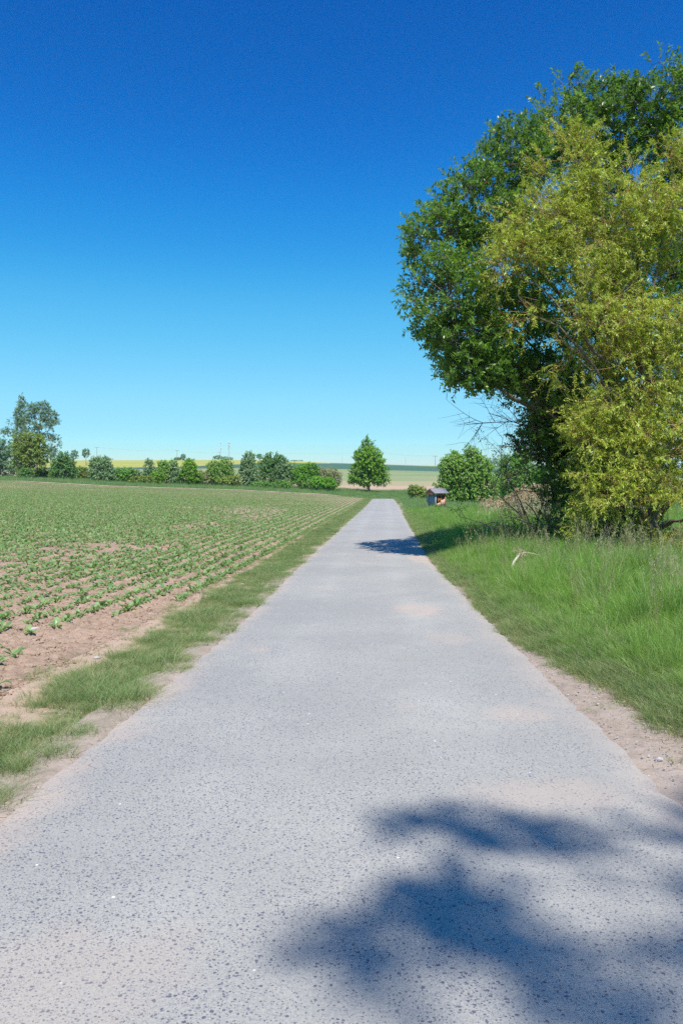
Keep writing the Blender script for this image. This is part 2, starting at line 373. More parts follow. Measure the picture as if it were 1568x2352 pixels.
# left dusty edge strip laid over the verge
def lobes(y, s, a=.08): return (fbm(y * 1.3, y * 0 + s, s=s, o=4) - .5) * 2 * a
def ribbon(uL, uR, y0, y1, name, mat, dz, n=14):
    Y1 = Yl[(Yl >= y0) & (Yl <= y1)]
    t = np.linspace(0, 1, n)[None]
    a, b = uL(Y1)[:, None], uR(Y1)[:, None]
    U = a + (b - a) * t; Y = np.repeat(Y1[:, None], n, 1); X = U + xc(Y)
    return tag(grid(X, Y, lambda x, y: ground(x, y) + dz(U, X, Y), name, mat, {'u': U}), kind='structure')
ribbon(lambda y: -1.98 - .15 * (1 - sm(4.5, 8, y)) + lobes(y * 1.6, 31, .09) , lambda y: y * 0 - 1.52, -60, 140, 'left_dirt_edge', M['dust'],
       lambda U, X, Y: .012 * sm(2.2, 1.9, -U) + np.where(U > -1.72, -.012, .006))
ribbon(lambda y: -1.70 + lobes(y * 3, 41, .045), lambda y: 1.72 + lobes(y * 3, 43, .05), -60, 141.4, 'road', M['road'],
       lambda U, X, Y: .022 - .022 * np.clip((np.abs(U) - 1.5) / .3, 0, 1) ** 2 + .006, 40)

# the land beyond, one sheet cut along the field boundaries
Xh = np.concatenate([-lines(0, 2600, 4, 120, .06)[::-1], lines(0, 2600, 4, 120, .06)[1:]])
def band(y0f, y1f, n, name, mat, x0=-2600, x1=2600, pw=1.0):
    xs = Xh[(Xh >= x0) & (Xh <= x1)]
    t = np.linspace(0, 1, n)[:, None] ** pw
    a, b = y0f(xs)[None], y1f(xs)[None]
    Y = a + (b - a) * t; X = np.repeat(xs[None], n, 0)
    # fan out with distance so that field boundaries follow the slope
    return tag(grid(X, Y, ground, name, mat), kind='structure')
k = lambda v: (lambda x: x * 0 + v)
lin = lambda *p: (lambda x: np.interp(x, [q[0] for q in p], [q[1] for q in p]))
b0, b1 = k(141.5), k(183)
b2 = lin((-60, 330), (0, 262), (120, 235), (400, 300)); b3 = lin((-150, 470), (0, 330), (120, 320), (400, 400))
b4 = lin((-300, 500), (-120, 520), (0, 585), (200, 560)); b5 = lin((-300, 525), (-170, 560), (-120, 590), (-20, 830), (0, 860), (60, 845), (150, 800), (400, 700))
b6 = lin((-400, 905), (-20, 905), (10, 930), (300, 930))
band(b0, b1, 24, 'grass_strip', M['turf2'])
band(b1, b2, 14, 'bare_soil_field', M['brown'])
band(b2, b3, 12, 'tan_field', M['tan'])
band(b3, b4, 14, 'pale_green_field', M['pale'])
band(b4, b5, 14, 'dark_green_field', M['teal'])
def _b56(x0, x1, nm, mt): band(b5, k(940), 14, nm, mt, x0, x1)
_b56(-2600, Xh[Xh <= -10].max(), 'rapeseed_field', M['rape']); _b56(Xh[Xh <= -10].max(), 2600, 'yellow_green_field', M['edgegreen'])
band(k(940), k(2400), 20, 'far_land', M['plain'], pw=2)
# pale mown track along the far end of the beet field
ty = np.linspace(137.9, 139.0, 4); tx = np.arange(-120, 5.2, .8)
X_, Y_ = np.meshgrid(tx, ty)
tag(grid(X_, Y_, lambda x, y: ground(x, y) + .12, 'field_path', M['path']), kind='structure')

# ------------------------------------------------------------------ scattering (for what nobody can count)
def hidden_collection(name, objs):
    c = bpy.data.collections.new(name)
    for o in objs: c.objects.link(o)
    return c
def raw_obj(name, me, mat):
    o = bpy.data.objects.new(name, me)
    for m in (mat if isinstance(mat, (list, tuple)) else [mat]): me.materials.append(m)
    return o
def scatter(name, P, rot, scl, idx, coll, label=None, cat=None, tilt=None):
    me = bpy.data.meshes.new(name); me.vertices.add(len(P)); me.vertices.foreach_set('co', np.ascontiguousarray(P, np.float32).ravel())
    r = np.zeros((len(P), 3), np.float32); r[:, 2] = rot
    if tilt is not None: r[:, :2] = tilt
    a = me.attributes.new('rot', 'FLOAT_VECTOR', 'POINT'); a.data.foreach_set('vector', r.ravel())
    s3 = np.asarray(scl, np.float32); s3 = np.repeat(s3[:, None], 3, 1) if s3.ndim == 1 else s3
    a = me.attributes.new('scl', 'FLOAT_VECTOR', 'POINT'); a.data.foreach_set('vector', np.ascontiguousarray(s3).ravel())
    a = me.attributes.new('idx', 'INT', 'POINT'); a.data.foreach_set('value', np.asarray(idx, np.int32))
    me.update(); o = bpy.data.objects.new(name, me); C.objects.link(o)
    g = bpy.data.node_groups.new(name + '_nodes', 'GeometryNodeTree')
    g.interface.new_socket('Geometry', in_out='INPUT', socket_type='NodeSocketGeometry'); g.interface.new_socket('Geometry', in_out='OUTPUT', socket_type='NodeSocketGeometry')
    gi = g.nodes.new('NodeGroupInput'); go = g.nodes.new('NodeGroupOutput'); ip = g.nodes.new('GeometryNodeInstanceOnPoints'); ci = g.nodes.new('GeometryNodeCollectionInfo')
    ci.inputs['Collection'].default_value = coll; ci.inputs['Separate Children'].default_value = True; ci.inputs['Reset Children'].default_value = True
    g.links.new(gi.outputs[0], ip.inputs['Points']); g.links.new(ci.outputs[0], ip.inputs['Instance']); ip.inputs['Pick Instance'].default_value = True
    for nm, ty, sock in (('idx', 'INT', 'Instance Index'), ('rot', 'FLOAT_VECTOR', 'Rotation'), ('scl', 'FLOAT_VECTOR', 'Scale')):
        na = g.nodes.new('GeometryNodeInputNamedAttribute'); na.data_type = ty; na.inputs['Name'].default_value = nm
        g.links.new(na.outputs['Attribute'], ip.inputs[sock])
    g.links.new(ip.outputs[0], go.inputs[0])
    md = o.modifiers.new('scatter', 'NODES'); md.node_group = g
    return tag(o, label, cat, None, 'stuff')
def tuft(name, n, h, rad, w, lean, mat, K=4, seed_frac=0, hvar=.5):
    acc = Acc(); a = rng.random(n) * 2 * pi; r = rad * np.sqrt(rng.random(n))
    P0 = np.stack([r * np.cos(a), r * np.sin(a), np.full(n, -.03)], 1)
    da = a + rng.normal(0, .9, n); hh = h * (1 - hvar + hvar * rng.random(n)); ln = lean * (.2 + rng.random(n) * 1.2) * hh
    out = np.stack([np.cos(da), np.sin(da), 0 * da], 1)
    t = np.linspace(0, 1, K)
    ctr = P0[:, None] + out[:, None] * (ln[:, None] * t ** 2)[..., None] + np.array([0, 0, 1.])[None, None] * (hh[:, None] * (t - .22 * (lean > .5) * t ** 3))[..., None]
    fa = rng.random(n) * 2 * pi; side = np.stack([np.cos(fa), np.sin(fa), 0 * fa], 1)[:, None]
    wd = (w * (.6 + .8 * rng.random(n)))[:, None, None] * np.array([.8, 1, .75, .08])[None, :K, None] if K == 4 else (w * (.6 + .8 * rng.random(n)))[:, None, None] * np.linspace(1, .08, K)[None, :, None]
    V = np.stack([ctr - side * wd / 2, ctr + side * wd / 2], 2)    # n,K,2,3
    i = np.arange(n * K * 2).reshape(n, K, 2)
    Fq = np.stack([i[:, :-1, 0], i[:, :-1, 1], i[:, 1:, 1], i[:, 1:, 0]], -1).reshape(-1, 4)
    acc.add(V.reshape(-1, 3), Fq, np.repeat(rng.random(n), K - 1))
    me = acc.mesh(name); o = raw_obj(name, me, mat)
    return o
def seeded(name, n, h, mats):   # flowering stems with a loose panicle
    acc = Acc(); a = rng.random(n) * 2 * pi; r = .12 * np.sqrt(rng.random(n)); hh = h * (.7 + .4 * rng.random(n))
    A = np.stack([r * np.cos(a), r * np.sin(a), 0 * a], 1); B = A + np.stack([rng.normal(0, .05, n), rng.normal(0, .05, n), hh * .6], 1)
    Cc = A + np.stack([rng.normal(0, .12, n) * h, rng.normal(0, .12, n) * h, hh], 1)
    Pn = bez(A, B, Cc, 5); tubes(acc, Pn, np.full((n, 5), .0016) * np.linspace(1.2, .6, 5)[None], 3)
    nf0 = sum(len(f) for f in acc.F)
    m = 16; t = rng.random((n, m)); base = Pn[:, 3][:, None] * (1 - t[..., None]) + Pn[:, 4][:, None] * t[..., None]
    d = rng.normal(0, 1, (n, m, 3)); d[..., 2] = np.abs(d[..., 2]) + .6
    leaves(acc, base.reshape(-1, 3), d.reshape(-1, 3), rng.normal(0, 1, (n * m, 3)), .045, .006)
    me = acc.mesh(name); o = raw_obj(name, me, mats)
    mi = np.zeros(len(me.polygons), np.int32); mi[nf0:] = 1; me.polygons.foreach_set('material_index', mi); return o
tall = hidden_collection('tall_grass_source', [tuft('blade_tuft', 95, .62, .16, .0058, .55, M['grass'], 4), tuft('blade_tuft', 95, .52, .18, .0065, .75, M['grass'], 4),
        tuft('blade_tuft', 80, .7, .15, .0075, .4, M['grass'], 4), tuft('blade_tuft', 90, .42, .2, .0055, .9, M['grass'], 4),
        seeded('flowering_tuft', 7, .95, [M['straw'], M['seed']])])
short = hidden_collection('short_grass_source', [tuft('short_tuft', 70, .13, .09, .0036, .9, M['grass_short'], 3), tuft('short_tuft', 60, .10, .11, .004, 1.1, M['grass_short'], 3),
        tuft('short_tuft', 50, .17, .07, .0036, .7, M['grass_short'], 3), tuft('dry_tuft', 22, .09, .1, .0035, 1.4, M['straw'], 3)])
farg = hidden_collection('far_grass_source', [tuft('far_tuft', 46, .62, .34, .022, .5, M['grass_far'], 3), tuft('far_tuft', 46, .5, .38, .024, .7, M['grass_far'], 3), tuft('far_tuft', 40, .75, .32, .018, .4, M['grass_far'], 3)])
def edge_l(y): return -1.78 - .12 * (1 - sm(4.5, 8, y)) + lobes(y * 1.6, 31, .09)
def edge_r(y): return 1.74 + .42 * (1 - sm(5.6, 10.5, y)) + lobes(y * 1.2, 51, .12)
def pts(n, u0, u1, y0, y1, ypow=1.0):
    y = y0 + (y1 - y0) * rng.random(n) ** ypow; u = u0 + (u1 - u0) * rng.random(n); return u, y
def put(name, u, y, s, idx, coll, **kw):
    x = u + xc(np.minimum(y, 199)); P = np.stack([x, y, ground(x, y)], 1); n = len(u)
    return scatter(name, P, rng.random(n) * 2 * pi, s, idx, coll, tilt=rng.normal(0, .08, (n, 2)), **kw)
# left verge grass
u, y = pts(42000, -3.35, -1.7, 2, 140, 1.9)
g = fbm(u * 1.7, y * 1.7, s=61, o=3); e0 = edge_l(y); out_l = -2.60 - .10 * sm(7, 14, y) + lobes(y * 1.9, 71, .17)
keep = (u < e0 + .02) & (u > out_l - .05) & (g * .55 + .24 + .26 * (vn(u * 6, y * 6, s=8) - .5) + .34 * np.minimum(1, np.minimum(e0 - u, u - out_l) / .45) > .51 - .08 * sm(7, 12, y)); keep |= (u < e0 + .12) & (u > out_l - .45) & (rng.random(len(u)) < .10)
u, y = u[keep], y[keep]; g = g[keep]
sc = .98 * (.65 + .5 * rng.random(len(u))) * (.6 + 1.5 * (g - .3)) * (1 + .5 * sm(10, 40, y)) * np.exp(rng.normal(0, .22, len(u))); ix = rng.choice(4, len(u), p=[.33, .3, .25, .12])
put('verge_grass', u, y, sc, ix, short, label='short worn grass between the beet field and the road', cat='grass')
# right: short grass by the road
u, y = pts(30000, 1.75, 3.6, 2, 60, 1.9)
e0 = edge_r(y); g = fbm(u * 1.7, y * 1.7, s=63)
keep = (u > e0) & (g + .5 * np.clip((u - e0) / .3, 0, 1) > .5); keep |= (u > 1.8) & (rng.random(len(u)) < .012) & (y < 16)
u, y = u[keep], y[keep]; e0 = e0[keep]
sc = (.7 + .6 * rng.random(len(u))) * (1 + 1.0 * sm(.0, .7, u - e0)) * np.where(u < e0, .6, 1)
put('roadside_grass', u, y, sc, rng.choice(4, len(u), p=[.36, .24, .32, .08]), short, label='low grass along the right edge of the road', cat='grass')
# right: tall meadow grass
u1, y1 = pts(15000, 2.1, 11, 3.5, 30, 1.25); u2, y2 = pts(9000, 1.95, 30, 26, 70, 1)
u, y = np.concatenate([u1, u2]), np.concatenate([y1, y2])
d = u - edge_r(y); g = fbm(u * .8, y * .8, s=67)
keep = (d > .28 - .2 * sm(7, 12, y) + (g - .5) * .5); u, y, d, g = u[keep], y[keep], d[keep], g[keep]
sc = (.35 + .65 * sm(.1, 2.0, d)) * (.72 + .4 * rng.random(len(u))) * (.75 + .6 * g)
ix = rng.choice(5, len(u), p=[.3, .27, .2, .22, .01]); band_seed = (y > 8) & (y < 24) & (rng.random(len(u)) < .03); ix[band_seed] = 4
near_short = (ix == 4) & (sc < .5); ix[near_short] = 0
xx_ = u + xc(y); sc *= np.where((np.abs(xx_ - 8.2) < 2.2) & (y > 62) & (y < 71), .5, 1)
put('meadow_grass', u, y, sc, ix, tall, label='tall green meadow grass right of the road', cat='grass')
u, y = pts(16000, 1.9, 75, 60, 140, .8); d = u - 1.85
u[(np.abs(u + xc(y) - 8.2) < 2.2) & (y > 60) & (y < 71)] += 4
put('far_meadow_grass', u, y, (.5 + .5 * sm(0, 2.5, d)) * (.6 + .6 * rng.random(len(u))), rng.integers(0, 3, len(u)), farg, label='far green meadow grass around the little wooden shelter', cat='grass')
n = 17000; x = rng.uniform(-100, 85, n); y = 139.6 + 42 * rng.random(n); keep = ~((np.abs(x - xc(y)) < 2.0) & (y < 146)); x, y = x[keep], y[keep]
scatter('strip_grass', np.stack([x, y, ground(x, y)], 1), rng.random(len(x)) * 6.28, (.6 + .7 * rng.random(len(x))), rng.integers(0, 3, len(x)), farg, 'strip of rough grass beyond the far end of the beet field', 'grass')

# clods, straw and pebbles
def clod(name, s, mat):
    import bmesh
    bm = bmesh.new(); bmesh.ops.create_icosphere(bm, subdivisions=1, radius=1)
    for v in bm.verts: v.co *= random.uniform(.65, 1.25); v.co.z *= .62
    me = bpy.data.meshes.new(name); bm.to_mesh(me); bm.free(); me.attributes.new('rnd', 'FLOAT', 'FACE'); return raw_obj(name, me, mat)
clods = hidden_collection('clod_source', [clod('clod', 1, M['soil']) for _ in range(4)])
u, y = pts(70000, -10, -2.9, 3.5, 26, 1.5); keep = (fbm(u * 2, y * 2, s=81) + .2 * rng.random(len(u)) > .46); u, y = u[keep], y[keep]
put('soil_clods', u, y, .008 + .03 * rng.random(len(u)) ** 3.5, rng.integers(0, 4, len(u)), clods, label='dry crumbly clods of soil on the beet field', cat='soil')
peb = hidden_collection('pebble_source', [clod('pebble', 1, M['stone']) for _ in range(3)] + [clod('crumb', 1, M['dust']) for _ in range(2)])
u1, y1 = pts(5200, 1.68, 2.6, 2.5, 30, 1.6); u2, y2 = pts(3600, -2.3, -1.5, 2.5, 40, 1.6); u3, y3 = pts(260, -1.6, 1.7, 2.4, 30, 1.4); u4, y4 = pts(500, -9, -3, 4, 25, 1)
u, y = np.concatenate([u1, u2, u3, u4]), np.concatenate([y1, y2, y3, y4]); s = .003 + .008 * rng.random(len(u)) ** 3; s[len(u1) + len(u2):len(u1) + len(u2) + len(u3)] *= .5; s[-500:] *= 1.7
xx = u + xc(y); P = np.stack([xx, y, ground(xx, y) + np.where(np.abs(u) < 1.6, .028, .008)], 1)
scatter('pebbles', P, rng.random(len(u)) * 6, s, rng.integers(0, 5, len(u)), peb, 'small stones and crumbs strewn along the road edges', 'gravel')
def straws(name, n):
    acc = Acc(); a = rng.random(n) * 6.28; d = np.stack([np.cos(a), np.sin(a), rng.normal(0, .15, n)], 1); P0 = rng.normal(0, .12, (n, 3)) * [1, 1, .03] + [0, 0, .012]
    leaves(acc, P0, d, np.tile([0, 0, 1.], (n, 1)), rng.uniform(.03, .1, n), .004, fold=.1); return raw_obj(name, acc.mesh(name), M['straw'])
strc = hidden_collection('straw_source', [straws('straw_bits', 9) for _ in range(3)])
u, y = pts(900, -6.5, -1.9, 3, 30, 1.4); u5, y5 = pts(260, 1.8, 2.7, 3, 22, 1.4); u, y = np.concatenate([u, u5]), np.concatenate([y, y5])
put('straw_litter', u, y, .7 + .5 * rng.random(len(u)), rng.integers(0, 3, len(u)), strc, label='dry straw bits lying on bare soil by the verge', cat='straw')

# ------------------------------------------------------------------ beet plants
def leaf_mesh(name, L, W, lift, curl):
    K = 6; t = np.linspace(0, 1, K); acc = Acc()
    stalk = .42
    x = L * t * (1 - .12 * t); z = lift * L * (t - curl * t ** 2.4)
    # stalk as a thin prism, blade as three columns
    wv = np.where(t <= stalk * .9, .011, W * np.sin(np.clip((t - stalk * .75) / (1 - stalk * .75), 0, 1) ** .75 * pi * .97) ** .8 + .004)
    wav = np.sin(t * 17 + L * 50) * W * .10
    V = np.stack([np.stack([x, -wv / 2, z + wv * .22 + wav], 1), np.stack([x, 0 * x, z], 1), np.stack([x, wv / 2, z + wv * .22 - wav], 1)], 1)
    i = np.arange(K * 3).reshape(K, 3)
    Fq = np.stack([i[:-1, :-1], i[:-1, 1:], i[1:, 1:], i[1:, :-1]], -1).reshape(-1, 4)
    acc.add(V.reshape(-1, 3), Fq, np.repeat(rng.random(1), len(Fq))); me = acc.mesh(name, True)
    me.materials.append(M['beet']); me.materials.append(M['beet_stem'])
    mi = np.zeros(len(Fq), np.int32); mi[:4] = 1; me.polygons.foreach_set('material_index', mi); return me
LM = [leaf_mesh('beet_leaf', random.uniform(.11, .17), random.uniform(.045, .07), random.uniform(.55, 1.15), random.uniform(.25, .6)) for _ in range(9)]
def plant_layout():
    n = random.randint(6, 9); a0 = random.random() * 6
    return [(random.randrange(9), a0 + i * 2.4 + random.uniform(-.3, .3), random.uniform(-.5, .35), random.uniform(.65, 1.1)) for i in range(n)]
def joined_plant(name):
    V, Fs, rr, mi, off = [], [], [], [], 0
    for (k_, a, p, s) in plant_layout():
        me = LM[k_]; v = np.empty(len(me.vertices) * 3, np.float32); me.vertices.foreach_get('co', v); v = v.reshape(-1, 3) * s
        cp, sp = math.cos(p), math.sin(p); v = np.stack([v[:, 0] * cp - v[:, 2] * sp, v[:, 1], v[:, 0] * sp + v[:, 2] * cp], 1)
        ca, sa = math.cos(a), math.sin(a); v = np.stack([v[:, 0] * ca - v[:, 1] * sa, v[:, 0] * sa + v[:, 1] * ca, np.abs(v[:, 2])], 1)
        f = np.empty(len(me.polygons) * 4, np.int32); me.loops.foreach_get('vertex_index', f); f = f.reshape(-1, 4) + off; off += len(v)
        V.append(v); Fs.append(f); rr.append(np.full(len(f), random.random())); q = np.zeros(len(f), np.int32); q[:4] = 1; mi.append(q)
    me = np_mesh(name, np.concatenate(V), np.concatenate(Fs), rnd=np.concatenate(rr), smooth=True)
    me.polygons.foreach_set('material_index', np.concatenate(mi)); return me
PM = [joined_plant('beet_plant_mesh') for _ in range(7)]
for m_ in PM: m_.materials.append(M['beet']); m_.materials.append(M['beet_stem'])
beets = []
ROW0, SP = -3.12, .46
for r_ in range(0, 230):
    ur_ = ROW0 - SP * r_
    y = 4.3 + np.cumsum(rng.uniform(.13, .25, 800)); y = y[y < 137.2]
    x = ur_ + xc(y) + rng.normal(0, .025, len(y))
    keep = (x > -.47 * y - 3)
    u_ = np.full(len(y), ur_)
    # patchy emergence: thin near the camera and beside the verge, closed farther out
    den = fbm(u_ * .5, y * .22, s=91, o=3) * .95 + .42 * sm(9, 19, y) + .35 * sm(-3.5, -8.5, u_) - .06 * (r_ < 2) - (.3 if r_ == 0 else (.08 if r_ == 1 else 0)) * (1 - sm(12, 24, y)) + .35
    keep &= (den > .5 + .12 * rng.random(len(y)))
    keep &= ~((fbm(u_ * .12, y * .05, s=95, o=3) > .70) & (rng.random(len(y)) < .5))
    for a, b in zip(x[keep], y[keep]): beets.append((a, b, r_, ur_))
B = np.array(beets); pxs = np.abs(784 + B[:, 0] / B[:, 1] * F - 784)
vis = (784 + B[:, 0] / B[:, 1] * F > -20)
size = .75 + .4 * rng.random(len(B)) + .25 * sm(9, 22, B[:, 1]) - .2 * sm(30, 60, B[:, 1]) - .42 * sm(60, 125, B[:, 1]); size *= np.where(rng.random(len(B)) < .12 * (B[:, 1] < 16), .55, 1)
order = np.argsort(B[:, 1] + np.where(vis, 0, 1e6)); first = order[:300]; rest = order[300:]
zB = ground(B[:, 0], B[:, 1]) + .004
NAMES = ['first', 'second', 'third', 'fourth', 'fifth', 'sixth', 'seventh', 'eighth', 'ninth', 'tenth', 'eleventh', 'twelfth']
rowcount = {}
for q, i in enumerate(first):
    x, y_, r_, _u = B[i]; r_ = int(r_)
    ordn = NAMES[r_] if r_ < 12 else 'far left'
    kk = rowcount.get(r_, 0); rowcount[r_] = kk + 1
    g_ = f'beet plants in the {ordn} crop row from the grass verge'
    lab = f'young green beet plant farther along the {ordn} crop row counted from the grass verge'
    if kk < 12:
        size_w = 'small' if size[i] < .75 else ('large leafy' if size[i] > 1.15 else 'young green')
        lab = f'{size_w} beet plant, {NAMES[kk]} from the near end of the {ordn} crop row'; g_ = 'young beet plants in the rows nearest the viewer'
    if q < 70:
        p = bpy.data.objects.new('beet_plant', None); C.objects.link(p); p.empty_display_size = .1
        for (k_, a, pt_, s) in plant_layout():
            l = bpy.data.objects.new('leaf', LM[k_]); C.objects.link(l); l.parent = p
            l.rotation_euler = (0, -pt_ * .6 - .1, a); l.scale = (s, s, s)
    else:
        p = bpy.data.objects.new('beet_plant', PM[q % 7]); C.objects.link(p)
    p.location = (x, y_, zB[i]); p.rotation_euler = (0, 0, random.random() * 6.28); p.scale = (size[i],) * 3
    tag(p, lab, 'plant', g_)
pl_coll = hidden_collection('beet_source', [bpy.data.objects.new('beet_source', m_) for m_ in PM])
scatter('beet_rows', np.stack([B[rest, 0], B[rest, 1], zB[rest]], 1), rng.random(len(rest)) * 6.28, size[rest], rng.integers(0, 7, len(rest)), pl_coll, 'dense rows of young beet plants farther out on the field', 'crop')
print('beets', len(B), 'in view', vis.sum())

# ------------------------------------------------------------------ trees
def empty(name, loc, label, cat, group=None):
    o = bpy.data.objects.new(name, None); C.objects.link(o); o.location = loc; o.empty_display_size = .5
    return tag(o, label, cat, group)
def child(name, acc, mat, par, smooth=False, kind=None, label=None):
    me = acc.mesh(name, smooth); V = np.empty(len(me.vertices) * 3, np.float32); me.vertices.foreach_get('co', V)
    V = V.reshape(-1, 3) - np.array(par.location, np.float32)[None]; me.vertices.foreach_set('co', V.ravel()); me.update()
    o = link(name, me, mat, par); return tag(o, label, None, None, kind)
def tree(name, base, blobs, label, cat, leafm, barkm, shoots=400, per=20, slen=.5, ll=.1, lw=.03, droop=0., gap=.42, gfreq=1.1, trunk_r=.15, twigs=True,
         limb_n=None, top=None, group=None, catkins=0, twigm=None, outward=1.0, lean=(0, 0), twig_r=.006, inner=.35, leafspread=.8, updir=.25, zmin=.15, wmin=0.):
    base = np.array(base, float); t = empty(name, base, label, cat, group)
    Bc = np.array([b[0] for b in blobs], float); Br = np.array([b[1] for b in blobs], float)
    top = np.array(top, float) if top is not None else Bc[np.argmax(Bc[:, 2])]
    K = 12; mid = base + (top - base) * np.array([.25, .25, .55]) + np.array([lean[0], lean[1], 0])
    tr = bez(base[None] - [0, 0, .15], mid[None], top[None], K); tt = np.linspace(0, 1, K)
    tr[0, 1:-1] += rng.normal(0, trunk_r * .35, (K - 2, 3)) * [1, 1, 0]
    rad = trunk_r * (1 - .85 * tt) * (1 + .5 * np.exp(-tt * 14))
    acc = Acc(); tubes(acc, tr, rad[None], 9); child('trunk', acc, barkm, t, True)
    skel = [tr[0]]; srad = [rad]
    order_ = np.argsort(-(Br.prod(1)))[: (limb_n or len(Bc))]
    if limb_n != 0:
        for bi in order_:
            c = Bc[bi]; hfr = np.clip((c[2] - base[2]) / max(top[2] - base[2], .1) * .62 - .05 + rng.uniform(-.06, .06), .1, .85)
            j = int(hfr * (K - 1)); a = tr[0, j]
            ctrl = a + (c - a) * .5 + np.array([0, 0, .10 if droop < .3 else .22]) * np.linalg.norm(c - a)
            pl = bez(a[None], ctrl[None], c[None], 9); pl[0, 1:] += rng.normal(0, .03, (8, 3)) * np.linalg.norm(c - a) * .6
            r0 = max(rad[j] * .55, .012); acc = Acc(); rr = r0 * (1 - .8 * np.linspace(0, 1, 9)); tubes(acc, pl, rr[None], 6); child('limb', acc, barkm, t, True)
            skel.append(pl[0]); srad.append(rr)
    S = np.concatenate(skel); SR = np.concatenate(srad)
    w = (Br.prod(1)) ** (2 / 3.); w /= w.sum(); w = w + wmin; w /= w.sum(); n = int(shoots * 2.6)
    bi = rng.choice(len(Bc), n, p=w); dv = nrmz(rng.normal(0, 1, (n, 3))); rr = inner + (1 - inner) * rng.random(n) ** .55
    O = Bc[bi] + dv * Br[bi] * rr[:, None]
    g = vn(O[:, 0] * gfreq, O[:, 1] * gfreq, O[:, 2] * gfreq * 1.25, s=len(label)) * .7 + vn(O[:, 0] * gfreq * 2.3, O[:, 1] * gfreq * 2.3, O[:, 2] * gfreq * 2.3, s=3) * .3
    keep = (g > gap) & (O[:, 2] > base[2] + zmin); O = O[keep][:shoots]; bi = bi[keep][:shoots]; dv = dv[keep][:shoots]; n = len(O)
    ax = nrmz(dv * outward + rng.normal(0, .55, (n, 3)) + np.array([0, 0, updir - droop]))
    sl_ = slen * (.6 + .8 * rng.random(n)); E = O + ax * sl_[:, None] - np.array([0, 0, 1.]) * (droop * sl_ * .8)[:, None]
    ctl = O + ax * (sl_ * .55)[:, None] + np.array([0, 0, .12 * slen])
    if twigs:
        acc = Acc(); m = max(10, n // 11); nd = O[rng.choice(n, min(m, n), replace=False)]
        dd = ((nd[:, None] - S[None]) ** 2).sum(-1); j = dd.argmin(1); a = S[j]; ra = np.minimum(SR[j] * .6, .004 + .012 * np.sqrt(dd.min(1)))
        c_ = a + (nd - a) * .5 + rng.normal(0, .12, nd.shape) * np.sqrt(dd.min(1))[:, None] + [0, 0, .03]
        tubes(acc, bez(a, c_, nd, 6), np.maximum(ra, twig_r)[:, None] * np.linspace(1, .35, 6)[None], 4)
        dd = ((O[:, None] - nd[None]) ** 2).sum(-1); j = dd.argmin(1); a = nd[j]
        tubes(acc, bez(a, (a + O) / 2 + rng.normal(0, .05, O.shape), O, 3), np.full((n, 3), twig_r * .8), 3)
        tubes(acc, bez(O, ctl, E, 4), np.linspace(twig_r * .8, twig_r * .3, 4)[None].repeat(n, 0), 3)
        child('twigs', acc, twigm or barkm, t, False, 'stuff')
    acc = Acc(); tq = (np.arange(per)[None] + rng.random((n, per))) / per; tq = .08 + .95 * tq
    Pl = ((1 - tq) ** 2)[..., None] * O[:, None] + (2 * tq * (1 - tq))[..., None] * ctl[:, None] + (tq ** 2)[..., None] * E[:, None]
    loc_ax = nrmz(E - O)[:, None]; rd = rng.normal(0, 1, (n, per, 3)); rd -= (rd * loc_ax).sum(-1, keepdims=True) * loc_ax; rd = nrmz(rd)
    Dl = loc_ax * .55 + rd * leafspread + np.array([0, 0, -.25 * (droop > .2)])
    N_ = rng.normal(0, .55, (n, per, 3)) + np.array([0, 0, .9]) + dv[:, None] * .45
    sh = rng.random(n)[:, None] * .45 + rng.random((n, per)) * .55
    leaves(acc, Pl.reshape(-1, 3), Dl.reshape(-1, 3), N_.reshape(-1, 3), (ll * (.6 + .7 * rng.random((n, per)))).ravel(), (lw * (.7 + .5 * rng.random((n, per)))).ravel(), sh.ravel())
    child('crown', acc, leafm, t)
    if catkins:
        acc = Acc(); q = rng.random((n, catkins)); Pc = O[:, None] * (1 - q[..., None]) + E[:, None] * q[..., None]
        m = n * catkins; dc = rng.normal(0, .5, (m, 3)) + [0, 0, -.75]
        leaves(acc, Pc.reshape(-1, 3), dc, rng.normal(0, 1, (m, 3)), rng.uniform(.05, .085, m), .02, mid=.5, fold=.3)
        child('catkins', acc, M['catkin'], t, False, 'stuff')
    return t
def pb(px, py, D, rx, ry, rd=None):
    s = D / F; return (at(px, py, D), (rx * s, (rd if rd is not None else (rx + ry) / 2 * s), ry * s))

